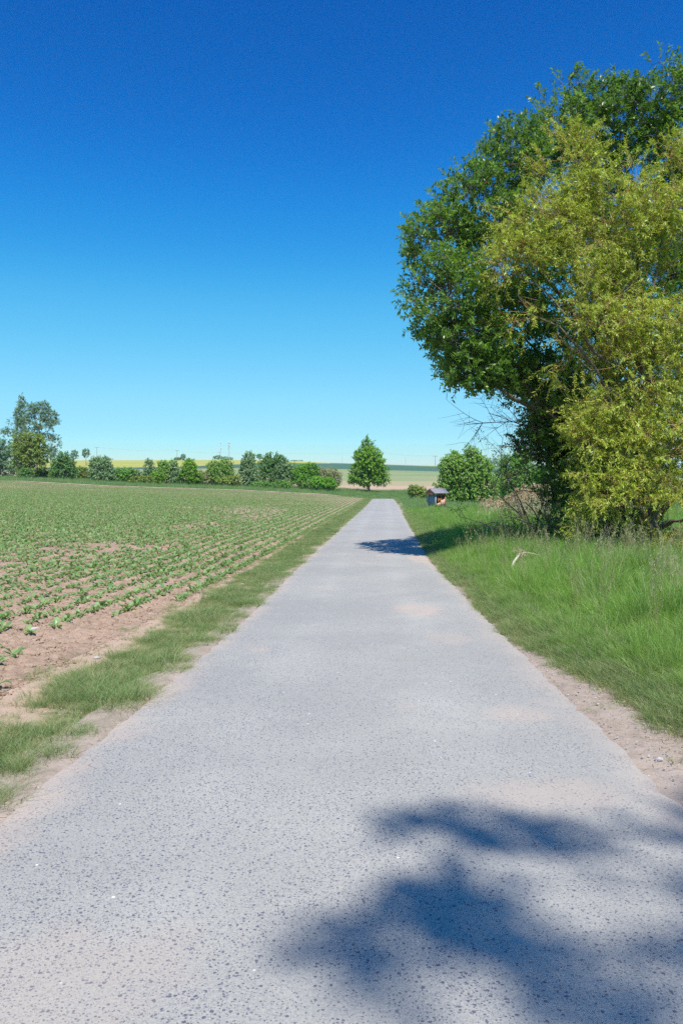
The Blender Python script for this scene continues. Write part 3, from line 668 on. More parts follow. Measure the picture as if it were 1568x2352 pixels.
# the tall dark green tree over the willow
DG = 24.0
gb = [pb(1005, 560, 22.5, 72, 105, 1.1), pb(1022, 690, 21.5, 92, 105, 1.3), pb(1090, 475, 23, 88, 85, 1.4), pb(1075, 795, 21.5, 98, 75, 1.2), pb(1175, 370, 24, 72, 85, 1.4), pb(1150, 600, 23.5, 110, 130, 1.6),
      pb(1180, 755, 23.5, 100, 100, 1.6), pb(1300, 285, 24.5, 90, 90, 1.6), pb(1280, 450, 25, 130, 130, 2), pb(1400, 280, 25, 90, 85, 1.7), pb(1500, 240, 25, 95, 78, 1.8), pb(1600, 290, 25, 100, 120, 1.8),
      pb(1480, 420, 25.5, 140, 150, 2), pb(1620, 520, 25, 130, 170, 2), pb(1330, 650, 25, 130, 140, 2), pb(1500, 680, 25.5, 140, 150, 2), pb(1250, 880, 24, 75, 85, 1.3), pb(1280, 985, 24.3, 85, 65, 1.3), pb(1080, 850, 21.2, 70, 40, .9), pb(1330, 1090, 24.4, 75, 70, 1.2), pb(1180, 860, 22.6, 55, 40, .8), pb(1245, 1020, 23.4, 60, 40, .8), pb(1290, 930, 23, 60, 60, .9), pb(1330, 1020, 23.2, 60, 60, .9), pb(1300, 1110, 23.6, 60, 50, .8), pb(1400, 860, 25, 130, 140, 2),
      pb(1420, 1040, 24.8, 110, 90, 1.6), pb(1560, 960, 25, 130, 160, 2)]
xg, yg = (1395 - 784) * DG / F, DG
tree('leafy_tree', (xg, yg, gz(xg, yg)), gb, 'tall dark green leafy tree standing behind the yellow willow and leaning over the road', 'tree', M['ash'], M['bark'],
     shoots=10800, per=19, slen=.40, ll=.13, lw=.056, gap=.36, gfreq=.85, trunk_r=.24, top=at(1440, 330, 25), twig_r=.006, leafspread=.95, updir=.35, inner=.3, wmin=.018)
# the yellow willow
DW = 20.6
wb = [pb(1300, 395, 21.3, 92, 100, 1.0), pb(1235, 510, 20.8, 100, 95, 1.0), pb(1185, 615, 20.4, 68, 85, .9), pb(1350, 540, 20.8, 120, 120, 1.2), pb(1440, 480, 21, 110, 130, 1.2), pb(1545, 430, 21, 105, 110, 1.3),
      pb(1240, 720, 20.4, 100, 80, 1.0), pb(1370, 730, 20.4, 120, 120, 1.2), pb(1500, 680, 20.8, 120, 130, 1.3), pb(1590, 800, 20.5, 90, 150, 1.2), pb(1330, 830, 20.4, 80, 60, .8), pb(1450, 880, 20.4, 115, 110, 1.2),
      pb(1430, 1010, 20.2, 90, 75, 1.0), pb(1370, 930, 20.2, 60, 70, .8), pb(1345, 1010, 20, 45, 55, .7), pb(1430, 930, 20.1, 70, 70, .9), pb(1345, 1120, 19.8, 40, 70, .6), pb(1530, 1050, 19.8, 110, 110, 1.2), pb(1390, 1130, 19.9, 75, 80, .9), pb(1470, 1170, 19.6, 105, 100, 1.1), pb(1580, 1190, 19.6, 95, 110, 1.1), pb(1380, 1230, 19.6, 60, 55, .7), pb(1640, 600, 21, 100, 200, 1.2), pb(1660, 1000, 20.4, 90, 200, 1.2)]
xw, yw = (1500 - 784) * DW / F, DW
tree('willow_tree', (xw, yw, gz(xw, yw)), wb, 'yellow green willow with hanging catkins spreading to the ground right of the road', 'tree', M['willow'], M['bark'],
     shoots=5900, per=21, slen=.5, ll=.10, lw=.025, droop=.25, gap=.47, gfreq=1.1, trunk_r=.17, top=at(1460, 560, 21), catkins=10, twigm=M['wtwig'], twig_r=.0055, leafspread=.7, inner=.3, updir=.45, zmin=.25)

# ---- bare twiggy growth
def bare(acc, start, d, L, r, depth, bend=.25, kids=4, up=0.0):
    K = 7; P_ = [np.array(start, float)]; d = np.array(d, float) / np.linalg.norm(d); dirs = [d]
    for i in range(K - 1):
        d = d + rng.normal(0, bend, 3) * .45 + np.array([0, 0, up]); d = d / np.linalg.norm(d); P_.append(P_[-1] + d * L / (K - 1)); dirs.append(d)
    P_ = np.array(P_); tubes(acc, P_[None], (r * np.linspace(1, .4, K))[None], 5 if r > .01 else 3)
    ends = [P_[-1]]
    if depth > 0:
        for q in range(kids):
            j = rng.integers(1, K); side = rng.normal(0, 1, 3); side -= side.dot(dirs[j]) * dirs[j]; side /= np.linalg.norm(side)
            ends += bare(acc, P_[j], dirs[j] * .6 + side * .75, L * rng.uniform(.38, .65), r * .5, depth - 1, bend, kids, up)
    return ends
# bare branches of the tall tree against the sky, parts of it
tall_tree = bpy.data.objects['leafy_tree']
for (a, b, L, r) in (((1270, 965), (1100, 985), 2.2, .02), ((1260, 985), (1120, 965), 1.9, .018), ((1270, 1040), (1150, 1020), 1.7, .022), ((1270, 1050), (1180, 1075), 1.4, .022), ((1230, 870), (1160, 920), 1.0, .012), ((1110, 850), (1150, 930), .9, .008)):
    A = at(*a, 22.9); Bq = at(*b, 22.4); acc = Acc(); bare(acc, A, Bq - A, L, r, 2, .17, 7, .01)
    child('bare_branch', acc, M['darkbark'], tall_tree)
# the half dead shrub at the willow's foot
xs, ys = (1275 - 784) * 22.3 / F, 22.3
sh = empty('bare_shrub', (xs, ys, gz(xs, ys)), 'half dead dark shrub with bare twigs in front of the reeds', 'shrub')
ends_all = []
for q in range(9):
    acc = Acc(); a = rng.uniform(0, 2 * pi); ends = bare(acc, (xs + rng.normal(0, .12), ys + rng.normal(0, .12), gz(xs, ys) - .05), (-.75 + rng.normal(0, .55), rng.normal(0, .4), rng.uniform(.7, 1.6)), rng.uniform(1.6, 2.6), .032, 3, .3, 4, -.01)
    child('stem', acc, M['darkbark'], sh); ends_all += ends
acc = Acc(); Ed = np.array(ends_all); Ed = Ed[rng.random(len(Ed)) < .6]; n = len(Ed) * 6
Pq = np.repeat(Ed, 6, 0) + rng.normal(0, .07, (n, 3)); leaves(acc, Pq, rng.normal(0, 1, (n, 3)), rng.normal(0, 1, (n, 3)) + [0, 0, 1], .07, .03); child('leaves', acc, M['ash'], sh, False, 'stuff')
# dark undergrowth below the crown
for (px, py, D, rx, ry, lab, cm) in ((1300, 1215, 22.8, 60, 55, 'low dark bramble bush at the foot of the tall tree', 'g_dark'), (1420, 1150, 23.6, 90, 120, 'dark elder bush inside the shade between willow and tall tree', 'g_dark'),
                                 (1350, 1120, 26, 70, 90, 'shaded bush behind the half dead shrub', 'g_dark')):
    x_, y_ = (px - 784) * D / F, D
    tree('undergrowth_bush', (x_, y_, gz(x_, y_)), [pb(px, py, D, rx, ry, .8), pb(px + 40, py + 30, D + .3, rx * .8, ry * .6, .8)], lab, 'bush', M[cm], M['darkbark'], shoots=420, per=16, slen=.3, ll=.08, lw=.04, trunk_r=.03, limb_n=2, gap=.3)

# the tree that stands right of and behind the camera and shades the near road
def over(X, D, H):   # a spot in that crown whose shade falls on the road at X, D
    z0 = gz(X, D); return np.array([X, D, z0]) + sun_to / sun_to[2] * H
sb = []
for (X, D, H, r1, r2) in ((.30, 3.80, 18, .20, .15), (.50, 3.86, 18.2, .22, .14), (.70, 3.82, 18, .17, .14), (1.0, 3.68, 18.4, .22, .08), (1.3, 3.75, 18.4, .2, .06),
                      (-.0, 2.72, 18, .15, .11), (.10, 2.82, 18, .17, .13), (.22, 2.95, 18.1, .18, .15), (.34, 3.07, 18.1, .2, .15), (.46, 3.2, 18.2, .18, .12), (.40, 2.92, 18.2, .16, .15), (.46, 2.76, 18, .14, .13),
                      (.78, 3.15, 18, .26, .10), (1.05, 3.06, 18, .28, .12), (1.3, 3.0, 17.8, .26, .14), (1.62, 3.05, 17.5, .25, .2), (1.72, 3.5, 17.3, .14, .18), (1.95, 4.1, 17.2, .26, .2),
                      (.7, 2.45, 18, .3, .1), (1.05, 2.6, 18, .3, .1), (1.45, 2.6, 18, .3, .14), (1.7, 2.75, 18, .3, .18), (2.4, 4.3, 16.8, .4, .3), (2.6, 3.2, 16.5, .5, .5), (2.2, 2.4, 16.5, .45, .5), (1.0, 1.5, 17.5, .7, .4), (2.2, 1.2, 16.5, 1.2, .8), (3.4, 1.8, 15.8, 1.2, 1.1), (4.2, .4, 15.5, 1.6, 1.5), (2.5, -.8, 17, 1.7, 1.4)):
    sb.append((over(X + .07, D, H), (r1, r2, r1 * .8)))
xs_, ys_ = 8.0, -8.5
tree('roadside_tree', (xs_, ys_, gz(xs_, ys_)), sb, 'tall tree behind the viewer at the right whose crown shades the near road', 'tree', M['ash'], M['bark'],
     shoots=1400, per=7, slen=.2, ll=.11, lw=.055, gap=.25, gfreq=1.0, trunk_r=.28, top=over(3, -.5, 17), twig_r=.006, limb_n=10, inner=.0, wmin=.011)

# ---- the lone tree at the end of the road
def bg_tree(name, px, pyb, D, blobs, label, mat, cat='tree', leaf=.3, shoots=380, per=14, trunk=.12, group=None, gap=.38, base_px=None, gfreq=None, limb_n=5, twigs=True, slen=None):
    x_, y_ = ((base_px or px) - 784) * D / F, D; z_ = gz(x_, y_)
    bl = [pb(*(b[:2]), D + (b[4] if len(b) > 4 else 0), b[2], b[3]) for b in blobs]
    s = D / F
    return tree(name, (x_, y_, z_), bl, label, cat, M[mat], M['bark'], shoots=shoots, per=per, slen=slen or leaf * 2.0, ll=leaf, lw=leaf * .55, gap=gap, gfreq=gfreq or 5.0 / (s * 60), trunk_r=trunk, group=group, limb_n=limb_n, twigs=twigs, twig_r=.02, updir=.3, leafspread=1.0, zmin=.3)
bg_tree('lone_tree', 847, 1132, 166, [(845, 1030, 11, 22), (843, 1020, 7, 14), (838, 1050, 24, 20), (857, 1050, 19, 20), (825, 1060, 14, 18), (845, 1072, 34, 20), (868, 1070, 16, 18), (822, 1088, 22, 20), (870, 1092, 22, 20), (845, 1098, 40, 17), (812, 1100, 11, 11), (882, 1104, 12, 10), (846, 1060, 20, 26, -1.2)],
        'bright green conical maple standing alone beyond the end of the road', 'g_lime', leaf=.34, shoots=1900, per=12, trunk=.26, gap=.34, limb_n=10)
bg_tree('meadow_tree', 1072, 1162, 86, [(1077, 1035, 9, 11), (1090, 1040, 8, 9), (1082, 1058, 24, 18), (1045, 1048, 8, 10), (1045, 1066, 18, 22), (1030, 1075, 20, 28), (1060, 1090, 45, 38), (1100, 1080, 30, 32), (1025, 1120, 24, 28), (1065, 1130, 45, 26), (1110, 1120, 34, 32), (1090, 1145, 25, 14)],
        'large broad maple with two pointed tops on the meadow behind the shelter', 'g_maple', leaf=.19, shoots=3000, per=13, trunk=.17, gap=.33, limb_n=9)
bg_tree('meadow_tree', 1192, 1160, 96, [(1172, 1070, 26, 24), (1215, 1075, 28, 26), (1195, 1060, 20, 22), (1160, 1100, 24, 28), (1200, 1110, 45, 32), (1235, 1105, 26, 32), (1180, 1140, 36, 20), (1232, 1140, 26, 18)],
        'darker rounded maple right of the large one, half hidden by bare branches', 'g_mid', leaf=.2, shoots=2100, per=13, trunk=.17, gap=.33, limb_n=8)
bg_tree('meadow_bush', 957, 1145, 112, [(950, 1128, 14, 12), (966, 1132, 14, 12), (958, 1136, 20, 9)], 'small rounded olive bush left of the wooden shelter', 'g_olive', 'bush', leaf=.2, shoots=450, per=12, trunk=.05, limb_n=2)
# left row, from the left
bg_tree('grey_willow', 8, 1095, 190, [(5, 1035, 28, 22), (-20, 1050, 30, 35), (15, 1065, 30, 26), (0, 1082, 40, 14)], 'dusky grey green tree at the very left edge behind the bright green one', 'g_blue', leaf=.42, shoots=1000, per=12, trunk=.3)
bg_tree('poplar_tree', 50, 1100, 215, [(49, 930, 7, 22), (48, 955, 12, 26), (50, 990, 13, 34), (52, 1030, 14, 34), (58, 1060, 16, 30)], 'narrow pointed dark poplar, the tallest at the left', 'g_blue', leaf=.4, shoots=900, per=12, trunk=.35, gap=.3)
bg_tree('spreading_tree', 84, 1100, 205, [(76, 940, 14, 16), (96, 938, 18, 14), (115, 960, 17, 17), (125, 975, 12, 13), (100, 975, 22, 20), (70, 975, 18, 24), (35, 975, 16, 14), (12, 993, 16, 11), (80, 1010, 28, 20), (105, 1010, 18, 18), (128, 1015, 9, 16), (120, 1040, 10, 12)],
        'airy spreading tree with sky showing through, right beside the tall poplar', 'g_blue', leaf=.36, shoots=1150, per=11, trunk=.35, gap=.47, limb_n=9)
bg_tree('bright_field_tree', 66, 1102, 160, [(50, 1012, 20, 14), (75, 1010, 24, 13), (92, 1022, 16, 16), (45, 1035, 18, 20), (70, 1040, 28, 22), (92, 1050, 18, 22), (50, 1062, 20, 16), (80, 1070, 26, 18), (58, 1085, 16, 12)],
        'bright green broad tree at the left with a short trunk in its shade', 'g_olive', leaf=.3, shoots=1500, per=12, trunk=.24, gap=.37, base_px=64)
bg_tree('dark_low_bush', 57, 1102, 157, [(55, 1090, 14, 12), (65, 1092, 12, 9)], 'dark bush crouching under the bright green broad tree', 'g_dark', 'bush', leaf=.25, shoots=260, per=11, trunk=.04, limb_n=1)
bg_tree('hedge_tree', 148, 1106, 158, [(146, 1052, 12, 12), (138, 1064, 16, 14), (158, 1066, 14, 14), (130, 1080, 15, 12), (148, 1080, 26, 14), (162, 1088, 14, 10), (145, 1094, 22, 7)],
        'compact dark green tree with a trunk seen below its crown, second in the row', 'g_dark', leaf=.27, shoots=900, per=12, trunk=.14, gap=.33)
bg_tree('hedge_tree', 234, 1108, 158, [(222, 1064, 14, 12), (240, 1062, 14, 12), (228, 1078, 24, 16), (250, 1085, 14, 16), (235, 1096, 30, 11)], 'wide grey green bush shaped tree before the rapeseed field', 'g_grey', leaf=.27, shoots=950, per=12, trunk=.1, gap=.33)
H = 'hedge bushes and trees beyond the beet field'
for (px, D, bl, lab, cm, n_) in (
    (98, 163, [(98, 1092, 16, 9)], 'low dark bush right of the bright green broad tree', 'g_dark', 300),
    (190, 165, [(184, 1086, 12, 11), (198, 1088, 10, 10)], 'low mixed bush between the two leftmost hedge trees', 'g_olive', 330),
    (122, 161, [(122, 1094, 6, 7)], 'small yellowish bush touching the dark tree with a trunk', 'g_olive', 120),
    (280, 160, [(272, 1092, 16, 15), (292, 1090, 16, 14)], 'rounded green hedge bush right of the wide grey green one', 'g_mid', 520),
    (312, 162, [(312, 1094, 16, 12)], 'low green hedge bush left of the slender young tree', 'g_grey', 300),
    (343, 161, [(341, 1070, 7, 14), (347, 1074, 6, 12), (343, 1090, 12, 14)], 'slender upright young tree against the rapeseed field', 'g_grey', 340),
    (330, 156, [(318, 1104, 20, 7), (345, 1104, 16, 8)], 'low yellow green scrub under the slender young tree', 'g_olive', 360),
    (362, 157, [(360, 1098, 14, 12)], 'bright yellow green bush at the foot of the round hedge tree', 'g_lime', 240),
    (385, 160, [(376, 1072, 12, 12), (392, 1072, 14, 12), (386, 1090, 24, 18)], 'round mid green hedge tree left of the bright conical one', 'g_maple', 800),
    (410, 158, [(408, 1095, 14, 16), (402, 1076, 7, 14)], 'thin grey green sapling bush left of the conical hedge tree', 'g_grey', 300),
    (436, 157, [(434, 1066, 9, 11), (436, 1080, 17, 12), (428, 1096, 16, 14), (448, 1098, 15, 12)], 'bright green conical hedge tree in the middle of the row', 'g_lime', 800),
    (462, 159, [(458, 1098, 14, 14), (474, 1102, 10, 11)], 'brownish olive bush between conical and round hedge trees', 'g_dusty', 340),
    (506, 160, [(490, 1074, 14, 14), (518, 1070, 16, 14), (506, 1086, 32, 18), (500, 1102, 24, 9)], 'broad round green hedge tree left of the tall slim one', 'g_maple', 1000),
    (530, 156, [(520, 1106, 20, 9), (540, 1104, 12, 10)], 'low olive bush at the foot of the broad round hedge tree', 'g_olive', 340),
    (572, 158, [(571, 1052, 12, 13), (570, 1068, 17, 16), (572, 1088, 22, 18), (575, 1106, 20, 10)], 'tall slim grey green tree in the hedge', 'g_grey', 900),
    (628, 160, [(625, 1054, 17, 12), (618, 1070, 24, 18), (640, 1066, 20, 18), (625, 1092, 32, 20)], 'widest dark green tree of the hedge', 'g_dark', 1200),
    (664, 159, [(652, 1078, 20, 16), (672, 1080, 18, 14), (662, 1098, 26, 16)], 'grey green bushy tree leaning on the dark hedge tree', 'g_grey', 800),
    (618, 155, [(600, 1114, 24, 5), (640, 1114, 26, 6)], 'narrow skirt of low green scrub before the dark hedge tree', 'g_mid', 320),
    (700, 158, [(690, 1086, 20, 15), (712, 1078, 18, 12), (700, 1102, 30, 15)], 'light green thicket right of the grey green bushy tree', 'g_fresh', 900),
    (748, 160, [(730, 1090, 18, 13), (756, 1088, 18, 12), (770, 1100, 12, 18), (745, 1100, 24, 14)], 'dusty brown green hawthorn with fading blossom at the end of the hedge', 'g_dusty', 800),
    (742, 154, [(730, 1110, 18, 12), (752, 1112, 20, 11)], 'vivid green low bush at the right end of the hedge', 'g_fresh', 600)):
    bg_tree('hedge_bush' if len(bl) < 3 else 'hedge_tree', px, 0, D, bl, lab, cm, 'bush' if len(bl) < 3 else 'tree', leaf=.26, shoots=n_, per=12, trunk=.06, group=H, gap=.33, limb_n=2)
# far trees on the hill
for (px, py, D, bl, lab, cm) in ((171, 1056, 640, [(171, 1040, 7, 6), (171, 1047, 9, 5)], 'left one of the two ball shaped roadside trees on the skyline', 'g_blue'),
    (198, 1056, 640, [(198, 1038, 7, 6), (198, 1044, 8, 6)], 'right one of the two ball shaped roadside trees on the skyline', 'g_blue'),
    (117, 1056, 620, [(117, 1038, 9, 6), (116, 1045, 9, 6)], 'small skyline tree showing between the spreading tree and the dark hedge tree', 'g_blue'),
    (596, 1058, 880, [(596, 1049, 6, 5)], 'tiny dark round tree on the skyline behind the hedge', 'g_dark'),
    (412, 1058, 880, [(408, 1055, 7, 3)], 'flat skyline bush beside the second power pole', 'g_dark'),
    (421, 1058, 880, [(421, 1050, 5, 6)], 'taller rounded skyline bush right of the second power pole', 'g_blue'),
    (500, 1057, 890, [(500, 1051, 9, 4)], 'dark clump of skyline bushes under the left radio mast', 'g_dark'),
    (520, 1057, 890, [(517, 1053, 10, 3), (530, 1054, 6, 2)], 'low skyline bushes under the right radio mast', 'g_blue'),
    (684, 1063, 905, [(676, 1060, 12, 1.5), (690, 1060, 8, 1.2)], 'thin line of scrub on the skyline above the hedge', 'g_blue'),
    (1130, 1080, 560, [(1128, 1060, 10, 11), (1133, 1068, 11, 8)], 'left grey green tree of the far clump behind the meadow maples', 'g_blue'),
    (1152, 1078, 570, [(1150, 1056, 14, 9), (1152, 1066, 14, 8)], 'middle round tree of the far clump behind the meadow maples', 'g_grey'),
    (1182, 1078, 580, [(1180, 1060, 14, 7), (1195, 1064, 10, 7)], 'right low tree of the far clump behind the meadow maples', 'g_dark')):
    bg_tree('skyline_tree', px, py, D, bl, lab, cm, leaf=.9 if D > 500 else .5, shoots=110, per=10, trunk=.25, gap=.2, limb_n=1, twigs=False, slen=1.0)

# ------------------------------------------------------------------ reeds
def reed(name, h):
    acc = Acc(); lean = rng.normal(0, .08, 2); A = np.zeros((1, 3)); Bq = np.array([[lean[0] * .3, lean[1] * .3, h * .6]]); Cq = np.array([[lean[0] * h, lean[1] * h, h]])
    Pn = bez(A, Bq, Cq, 6); tubes(acc, Pn, np.linspace(.009, .005, 6)[None], 4)
    n = 5; tq = rng.uniform(.25, .75, n); a = rng.random(n) * 6.28
    leaves(acc, np.stack([np.interp(tq, np.linspace(0, 1, 6), Pn[0, :, c]) for c in range(3)], 1), np.stack([np.cos(a) * .4, np.sin(a) * .4, np.full(n, .9)], 1), rng.normal(0, 1, (n, 3)), .45, .022)
    nf = sum(len(f) for f in acc.F); m = 60; t = rng.random(m); d = rng.normal(0, .5, (m, 3)) + [.5, 0, -.1 ]; d[:, 2] += .5
    leaves(acc, Pn[0, 5] + np.outer(t, [.07, 0, .26]) - [0, 0, .06], d, rng.normal(0, 1, (m, 3)), .12, .035)
    me = acc.mesh(name); mi = np.zeros(len(me.polygons), np.int32); mi[nf:] = 1
    me.materials.append(M['reed']); me.materials.append(M['plume']); me.polygons.foreach_set('material_index', mi); return me
M['reed'] = foliage_mat('dry_reed_stem', (.42, .34, .22), (.6, .52, .37), .2, .6, .2)
M['plume'] = foliage_mat('reed_plume', (.52, .38, .28), (.74, .60, .47), .35, .7, .1)
RM = [reed('reed_mesh', h) for h in (1.9, 2.1, 2.3, 2.0, 2.2)]
spots = []
for q in range(46): spots.append((rng.uniform(1150, 1320) if q > 8 else rng.uniform(1095, 1160), rng.uniform(40, 50)))
for q, (px, D) in enumerate(spots):
    x_ = (px - 784) * D / F; o = bpy.data.objects.new('reed', RM[q % 5]); C.objects.link(o); o.location = (x_, D, gz(x_, D) - .1); o.rotation_euler = (0, 0, rng.uniform(-.8, .8)); o.scale = (1, 1, rng.uniform(.68, .92) * (.72 if px < 1180 else 1))
    tag(o, 'tall dry reed with a drooping pinkish plume behind the half dead shrub' if px > 1180 else 'shorter dry reed standing apart at the left end of the reed bed', 'reed', 'reeds with plumes behind the shrub' if px > 1180 else 'reeds at the left end of the bed')
rc = hidden_collection('reed_source', [bpy.data.objects.new('reed_source', m_) for m_ in RM] + [tuft('dead_stems', 40, 1.2, .3, .012, .25, M['reed'], 3), tuft('dead_stems', 40, 1.0, .35, .012, .3, M['plume'], 3), tuft('green_stems', 40, 1.2, .35, .014, .3, M['grass_far'], 3)])
n = 800; D = rng.uniform(42, 66, n); px = rng.uniform(1110, 1500, n); keep = (px > 1180) | (D > 48); D, px = D[keep], px[keep]; x = (px - 784) * D / F; n = len(x)
ix = np.where(px < 1195, rng.integers(5, 7, n), np.where(rng.random(n) < .3, rng.integers(0, 5, n), rng.integers(5, 8, n)))
scatter('reed_bed', np.stack([x, D, ground(x, D) - .05], 1), rng.random(n) * 6.28, np.stack([np.ones(n), np.ones(n), (.58 + .36 * rng.random(n)) * (.5 + .5 * sm(1130, 1215, px))], 1), ix, rc, 'bed of dry pinkish reed stems behind the shrub', 'reeds')

# ------------------------------------------------------------------ the wooden shelter with its display case
M['roofwood'] = simple_mat('weathered_roof_board', (.19, .185, .20), (.33, .32, .35), 5, .8, .3, .3, (.3, 3, 3))
M['redwood'] = simple_mat('reddish_stained_wood', (.26, .10, .055), (.38, .17, .10), 6, .7, .3, .2, (1, 1, .2))
M['sunwood'] = simple_mat('sun_tinted_board', (.50, .29, .19), (.64, .42, .30), 5, .7, .3, .2, (1, 1, .2))  # pale tone paints sunlight on the lower front; the floor shares it
M['orange'] = simple_mat('orange_painted_frame', (.62, .22, .04), (.7, .3, .07), 6, .5)
M['blueshade'] = simple_mat('blue_shade_tinted_side', (.20, .24, .30), (.30, .34, .40), 4, .7, .3, .2, (1, 1, .3))  # wood tinted bluish to carry the shade on the left face
M['darkin'] = simple_mat('dark_wood_and_eave_shade', (.035, .02, .015), (.07, .04, .03), 6, .8)  # back boards, shelf and leg, plus painted eave shade on the front panels
DS = 70.0; xS = (1003 - 784) * DS / F; zS = gz(xS, DS)
ang = R(33)
shed = empty('wooden_shelter', (xS, DS, zS), 'small wooden shelter with grey board roof and reddish shelf front standing in the meadow', 'shelter')
shed.rotation_euler = (0, 0, ang)
def part(name, boxes, mat, par=shed, label=None):
    acc = Acc()
    for b_ in boxes: box(acc, *b_)
    o = link(name, acc.mesh(name), M[mat], par); return tag(o, label)
# local axes: x to the right along the front, -y towards the road; body 1.25 wide, .9 deep, floor at .55, eaves at 1.85
bw, bd, z0, z1 = .54, .46, .30, 1.33
for (a, b_) in ((-bw, -bd), (bw, -bd), (-bw, bd), (bw, bd)): part('corner_post', [(a - .045, a + .045, b_ - .045, b_ + .045, -.1, z1 + (.0))], 'redwood' if a > 0 else 'blueshade')
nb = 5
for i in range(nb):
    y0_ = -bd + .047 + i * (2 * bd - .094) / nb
    part('side_board', [(-bw - .02, -bw + .02, y0_, y0_ + (2 * bd - .094) / nb - .012, z0, z1 - .02)], 'blueshade')
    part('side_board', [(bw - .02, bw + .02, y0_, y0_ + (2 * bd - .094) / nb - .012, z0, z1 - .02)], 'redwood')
for i in range(7):
    x0_ = -bw + .047 + i * (2 * bw - .094) / 7; part('back_board', [(x0_, x0_ + (2 * bw - .094) / 7 - .012, bd - .02, bd + .02, z0, z1 - .02)], 'darkin')
part('floor', [(-bw + .05, bw - .05, -bd + .05, bd - .05, z0, z0 + .04)], 'sunwood')
part('shelf', [(-bw + .05, bw - .05, -bd + .06, bd - .05, z0 + .5, z0 + .53)], 'darkin')
for i in range(6):
    x0_ = -bw + .05 + i * (2 * bw - .1) / 6; hgt = z0 + (.22, .26, .3, .52, .52, .6)[i]
    part('front_board', [(x0_, x0_ + (2 * bw - .1) / 6 - .012, -bd - .03, -bd + .0, z0, hgt)], 'sunwood' if i not in (0,) else 'redwood')
part('front_upright', [(-.25, -.21, -bd - .02, -bd + .03, z0 + .56, z1 - .1)], 'redwood'); part('front_upright', [(.06, .10, -bd - .02, -bd + .03, z0 + .6, z1 - .1)], 'redwood')
part('eave_shade_panel', [(.11, bw - .05, -bd + .01, -bd + .025, z0 + .56, z1 - .1)], 'darkin'); part('eave_shade_panel', [(-bw + .05, -.26, -bd + .01, -bd + .025, z0 + .3, z1 - .1)], 'darkin')  # dark sheets stand in for the eave's shade on the upper front
part('orange_frame', [(-.27, -.22, -bd - .055, -bd - .03, z0 + .3, z0 + .56), (.07, .12, -bd - .055, -bd - .03, z0 + .3, z0 + .56), (-.27, .12, -bd - .055, -bd - .03, z0 + .562, z0 + .63)], 'orange', label='orange arch shaped frame on the front')
part('rail', [(-bw, bw, -bd - .01, -bd + .03, z1 - .10, z1 - .03)], 'redwood')
part('leg', [(.06, .14, -.04, .04, -.1, z0)], 'darkin')
part('fascia', [(-.80, -.77, -.56, .56, z1 - .02, z1 + .04)], 'redwood')
# roof: boards lapped like shingles on two slopes, ridge along x
rise, half = .40, .66
for s_ in (-1, 1):
    for i in range(5):
        t0, t1 = i / 5, (i + 1) / 5 + .04
        ya, yb = s_ * half * t0, s_ * half * t1; za, zb = z1 + .08 + rise * (1 - t0 ** .8), z1 + .08 + rise * (1 - min(t1, 1.02) ** .8)
        acc = Acc(); th = .035; o_ = .018 * (5 - i) * 0 + .012 * (i % 2)
        V = np.array([[x, yy, zz + dz + o_] for dz in (0, th) for (yy, zz) in ((ya, za), (yb, zb)) for x in (-.84, .84)], float)
        acc.add(V, np.array([[0, 2, 3, 1], [4, 5, 7, 6], [0, 1, 5, 4], [2, 6, 7, 3], [0, 4, 6, 2], [1, 3, 7, 5]]))
        link('roof_board', acc.mesh('roof_board'), M['roofwood'], shed)
acc = Acc(); V = np.array([[x, yy, zz] for x in (-.76, -.73) for (yy, zz) in ((-.58, z1 + .02), (.58, z1 + .02), (.30, z1 + .25), (0, z1 + .44), (-.30, z1 + .25))])
i5 = np.arange(5); me = bpy.data.meshes.new('gable'); me.from_pydata(V.tolist(), [], [[4, 3, 2, 1, 0], [5, 6, 7, 8, 9]] + [[a, (a + 1) % 5, (a + 1) % 5 + 5, a + 5] for a in range(5)]); link('gable', me, M['redwood'], shed)
# weathered post left of it
x_, y_ = (981 - 784) * 70.2 / F, 70.2
acc = Acc(); box(acc, -.05, .05, -.05, .05, -.1, 1.1); o = link('wooden_post', acc.mesh('wooden_post'), M['roofwood']); o.location = (x_, y_, gz(x_, y_))
bv = o.modifiers.new('edge', 'BEVEL'); bv.width = .012
tag(o, 'grey weathered post standing in the grass left of the shelter', 'post')

# ------------------------------------------------------------------ poles, masts and wires on the hill
M['pole'] = simple_mat('grey_pole', (.16, .15, .15), (.25, .24, .24), 3); M['whitepole'] = simple_mat('white_paint', (.48, .5, .53), (.56, .58, .6), 2, .5); M['steel'] = simple_mat('galvanised_steel', (.42, .45, .5), (.55, .58, .62), 2, .5)
def vpole(name, px, ytop, D, label, r=.16, mat='pole', arm=1.6, cat='power pole', group=None, base_y=None):
    x_ = (px - 784) * D / F; zb = gz(x_, D); zt = at(px, ytop, D)[2]
    t = empty(name, (x_, D, zb), label, cat, group); h = zt - zb
    acc = Acc(); tubes(acc, np.array([[[0, 0, -.3], [0, 0, h * .5], [0, 0, h]]], float), np.array([[r * 1.2, r, r * .75]]), 8); link('pole', acc.mesh('pole', True), M[mat], t)
    if arm:
        acc = Acc(); box(acc, -arm, arm, -.09, .09, h - .35, h - .15); link('crossarm', acc.mesh('crossarm'), M[mat], t)
        for a in (-arm * .92, -arm * .45, arm * .45, arm * .92):
            acc = Acc(); tubes(acc, np.array([[[a, 0, h - .15], [a, 0, h + .0], [a, 0, h + .15]]]), np.array([[.05, .09, .05]]), 6); link('insulator', acc.mesh('insulator'), M['whitepole'], t)
    return np.array([x_, D, zt])
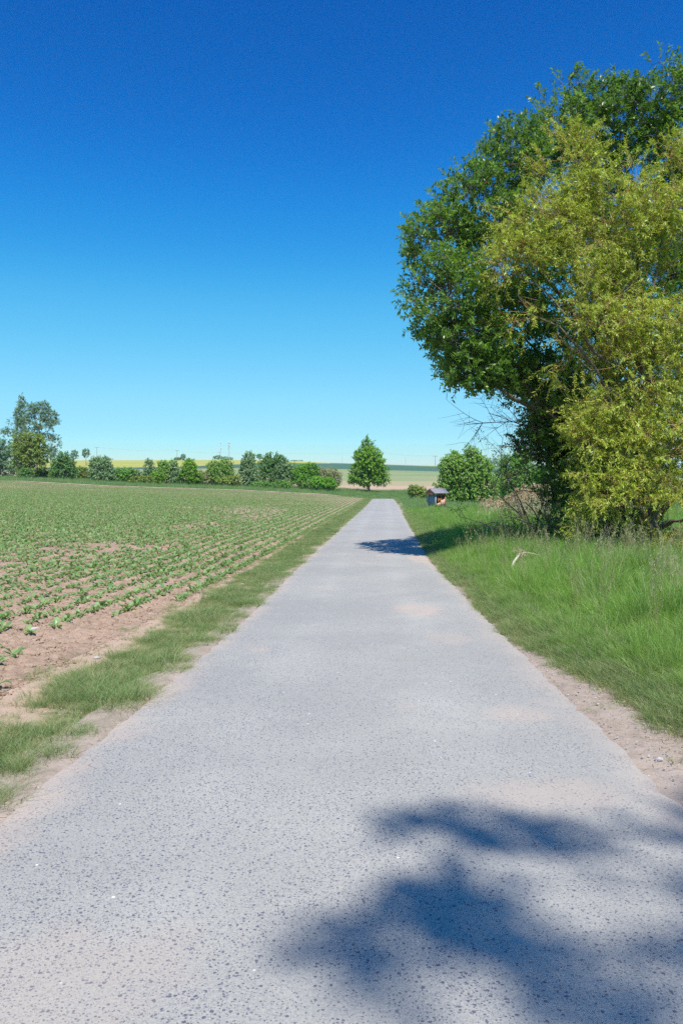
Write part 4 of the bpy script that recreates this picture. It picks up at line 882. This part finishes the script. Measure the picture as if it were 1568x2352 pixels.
T = [vpole('power_pole', 223, 1027, 640, 'leftmost power pole on the skyline, right of the two ball shaped trees', .17),
     vpole('power_pole', 407, 1034, 700, 'second power pole on the skyline, beside the rounded bushes', .17),
     vpole('power_pole', 504, 1038, 760, 'short power pole in front of the left radio mast', .16),
     vpole('power_pole', 614, 1040, 760, 'power pole peeping over the hedge between slim and dark trees', .16),
     vpole('power_pole', 877, 1038, 700, 'power pole just right of the lone maple', .15),
     vpole('power_pole', 999, 1047, 560, 'power pole on the dark green field left of the meadow maple', .16)]
acc = Acc(); W0 = []
for a, b_ in zip(T[:-1], T[1:]):
    for dx in (-1.3, 1.3):
        p0, p1 = a + [dx, 0, 0], b_ + [dx, 0, 0]; m_ = (p0 + p1) / 2 - [0, 0, 2.6]; W0.append(bez(p0[None], m_[None], p1[None], 10)[0])
tubes(acc, np.array(W0), np.full((len(W0), 10), .014), 3)
tag(link('power_lines', acc.mesh('power_lines'), M['pole']), 'thin power lines sagging between the poles on the hill', 'cables', None, 'stuff')
for (px, yt, D, lab, rr_) in ((931, 1049, 860, 'white slender mast on the green field right of the lone maple', .32), (785, 1043, 930, 'faint white mast on the skyline left of the lone maple', .2)):
    vpole('white_mast', px, yt, D, lab, rr_, 'whitepole', 0, 'mast')
def radio_mast(px, ytop, D, label, lattice):
    x_ = (px - 784) * D / F; zb = gz(x_, D); h = at(px, ytop, D)[2] - zb; t = empty('radio_mast', (x_, D, zb), label, 'radio mast', 'radio masts on the hill')
    if lattice:
        w = .75
        for (a, b_) in ((-w, -w), (w, -w), (w, w), (-w, w)):
            acc = Acc(); tubes(acc, np.array([[[a, b_, -.3], [a * .8, b_ * .8, h * .5], [a * .6, b_ * .6, h * .93]]]), np.full((1, 3), .11), 5); link('mast_leg', acc.mesh('mast_leg'), M['steel'], t)
        seg = []; n_ = 12
        for i in range(n_):
            za, zb_ = h * .93 * i / n_, h * .93 * (i + 1) / n_; wa, wb_ = w * (1 - .4 * i / n_), w * (1 - .4 * (i + 1) / n_)
            for (p, q) in (((-1, -1), (1, -1)), ((1, -1), (1, 1)), ((1, 1), (-1, 1)), ((-1, 1), (-1, -1))):
                seg.append([[p[0] * wa, p[1] * wa, za], [q[0] * wb_, q[1] * wb_, zb_]])
        acc = Acc(); tubes(acc, np.array(seg), np.full((len(seg), 2), .05), 4); link('bracing', acc.mesh('bracing'), M['steel'], t)
        pans = ((-.9, 1.0), (.9, .99), (-.7, .86), (.6, .83), (-.6, .74))
    else:
        acc = Acc(); tubes(acc, np.array([[[0, 0, -.3], [0, 0, h * .5], [0, 0, h * .95]]]), np.array([[.3, .24, .16]]), 8); link('pole', acc.mesh('pole', True), M['steel'], t); pans = ((0, 1.0), (.45, .68))
    for (a, f) in pans:
        acc = Acc(); box(acc, a - .38, a + .38, -.3, .3, h * f - 2.2, h * f); link('antenna', acc.mesh('antenna'), M['whitepole'], t)
radio_mast(507, 1014, 890, 'left radio mast, a single pole with one white antenna on top', False)
radio_mast(526, 1014, 890, 'right radio mast, a lattice tower with several white antennas', True)

# ------------------------------------------------------------------ single small things
def pale_branch():
    a, b_, c_ = at(1172, 1312, 16.6), at(1180, 1290, 16.6), at(1194, 1271, 16.6)
    t = empty('broken_branch', (a[0], a[1], gz(a[0], a[1])), 'pale barkless broken branch sticking up out of the meadow grass', 'branch')
    g0 = np.array([a[0] - .02, a[1], gz(a[0], a[1]) + .05])
    acc = Acc(); P_ = np.concatenate([g0[None], a[None], b_[None], c_[None]]); tubes(acc, P_[None], np.array([[.035, .034, .030, .024]]), 7); child('stick', acc, M['pale_wood'], t, True)
    acc = Acc(); e = at(1245, 1279, 16.9); tubes(acc, bez(c_[None], ((c_ + e) / 2 + [0, 0, .08])[None], e[None], 6), np.linspace(.009, .004, 6)[None], 5); child('side_twig', acc, M['pale_wood'], t)
    acc = Acc(); n = 70; P0 = c_ + rng.normal(0, .05, (n, 3)); leaves(acc, P0, rng.normal(0, 1, (n, 3)) + [0, 0, .3], rng.normal(0, 1, (n, 3)), .11, .012); child('dry_leaves', acc, M['plume'], t, False, 'stuff')
pale_branch()
def stone(px, py, D, s, label, mat='stone'):
    import bmesh
    x_ = (px - 784) * D / F; bm = bmesh.new(); bmesh.ops.create_icosphere(bm, subdivisions=2, radius=s)
    for v in bm.verts: v.co *= .8 + .45 * float(vn(np.array([v.co.x / s * 1.3 + px]), np.array([v.co.y / s * 1.3]), np.array([v.co.z / s * 1.3]))[0]); v.co.z *= .7; v.co.x *= 1.25
    me = bpy.data.meshes.new('field_stone'); bm.to_mesh(me); bm.free(); o = link('field_stone', me, M[mat]); o.location = (x_, D, gz(x_, D) + s * .25); tag(o, label, 'stone')
def dist_of(px, py):   # distance at which the sight line meets the ground
    for D in np.arange(2, 200, .02):
        p = at(px, py, D)
        if p[2] <= gz(p[0], D): return D
    return 200
for (px, py, s, lab) in ((81, 1449, .05, 'largest grey white stone lying between beet plants at the left'), (223, 1513, .028, 'pale flat stone at the field edge beside the grass verge'),
                         (556, 1343, .03, 'small pale stone in the bare strip beside the verge'), (1345, 1662, .012, 'small white stone lying on the right half of the road'), (1512, 1746, .02, 'dark crumb of earth on the dirt shoulder at the right')):
    stone(px, py, dist_of(px, py), s, lab)

# ------------------------------------------------------------------ the air
hm = bpy.data.materials.new('thin_summer_haze'); hm.use_nodes = True; hm.node_tree.nodes.clear()
ho = hm.node_tree.nodes.new('ShaderNodeOutputMaterial'); hv = hm.node_tree.nodes.new('ShaderNodeVolumePrincipled')
hv.inputs['Color'].default_value = (.80, .90, 1, 1); hv.inputs['Density'].default_value = .00015; hv.inputs['Anisotropy'].default_value = .2
hm.node_tree.links.new(hv.outputs[0], ho.inputs['Volume'])
acc = Acc(); box(acc, -2650, 2650, -70, 2450, -60, 60); tag(link('haze', acc.mesh('haze'), hm), kind='stuff')
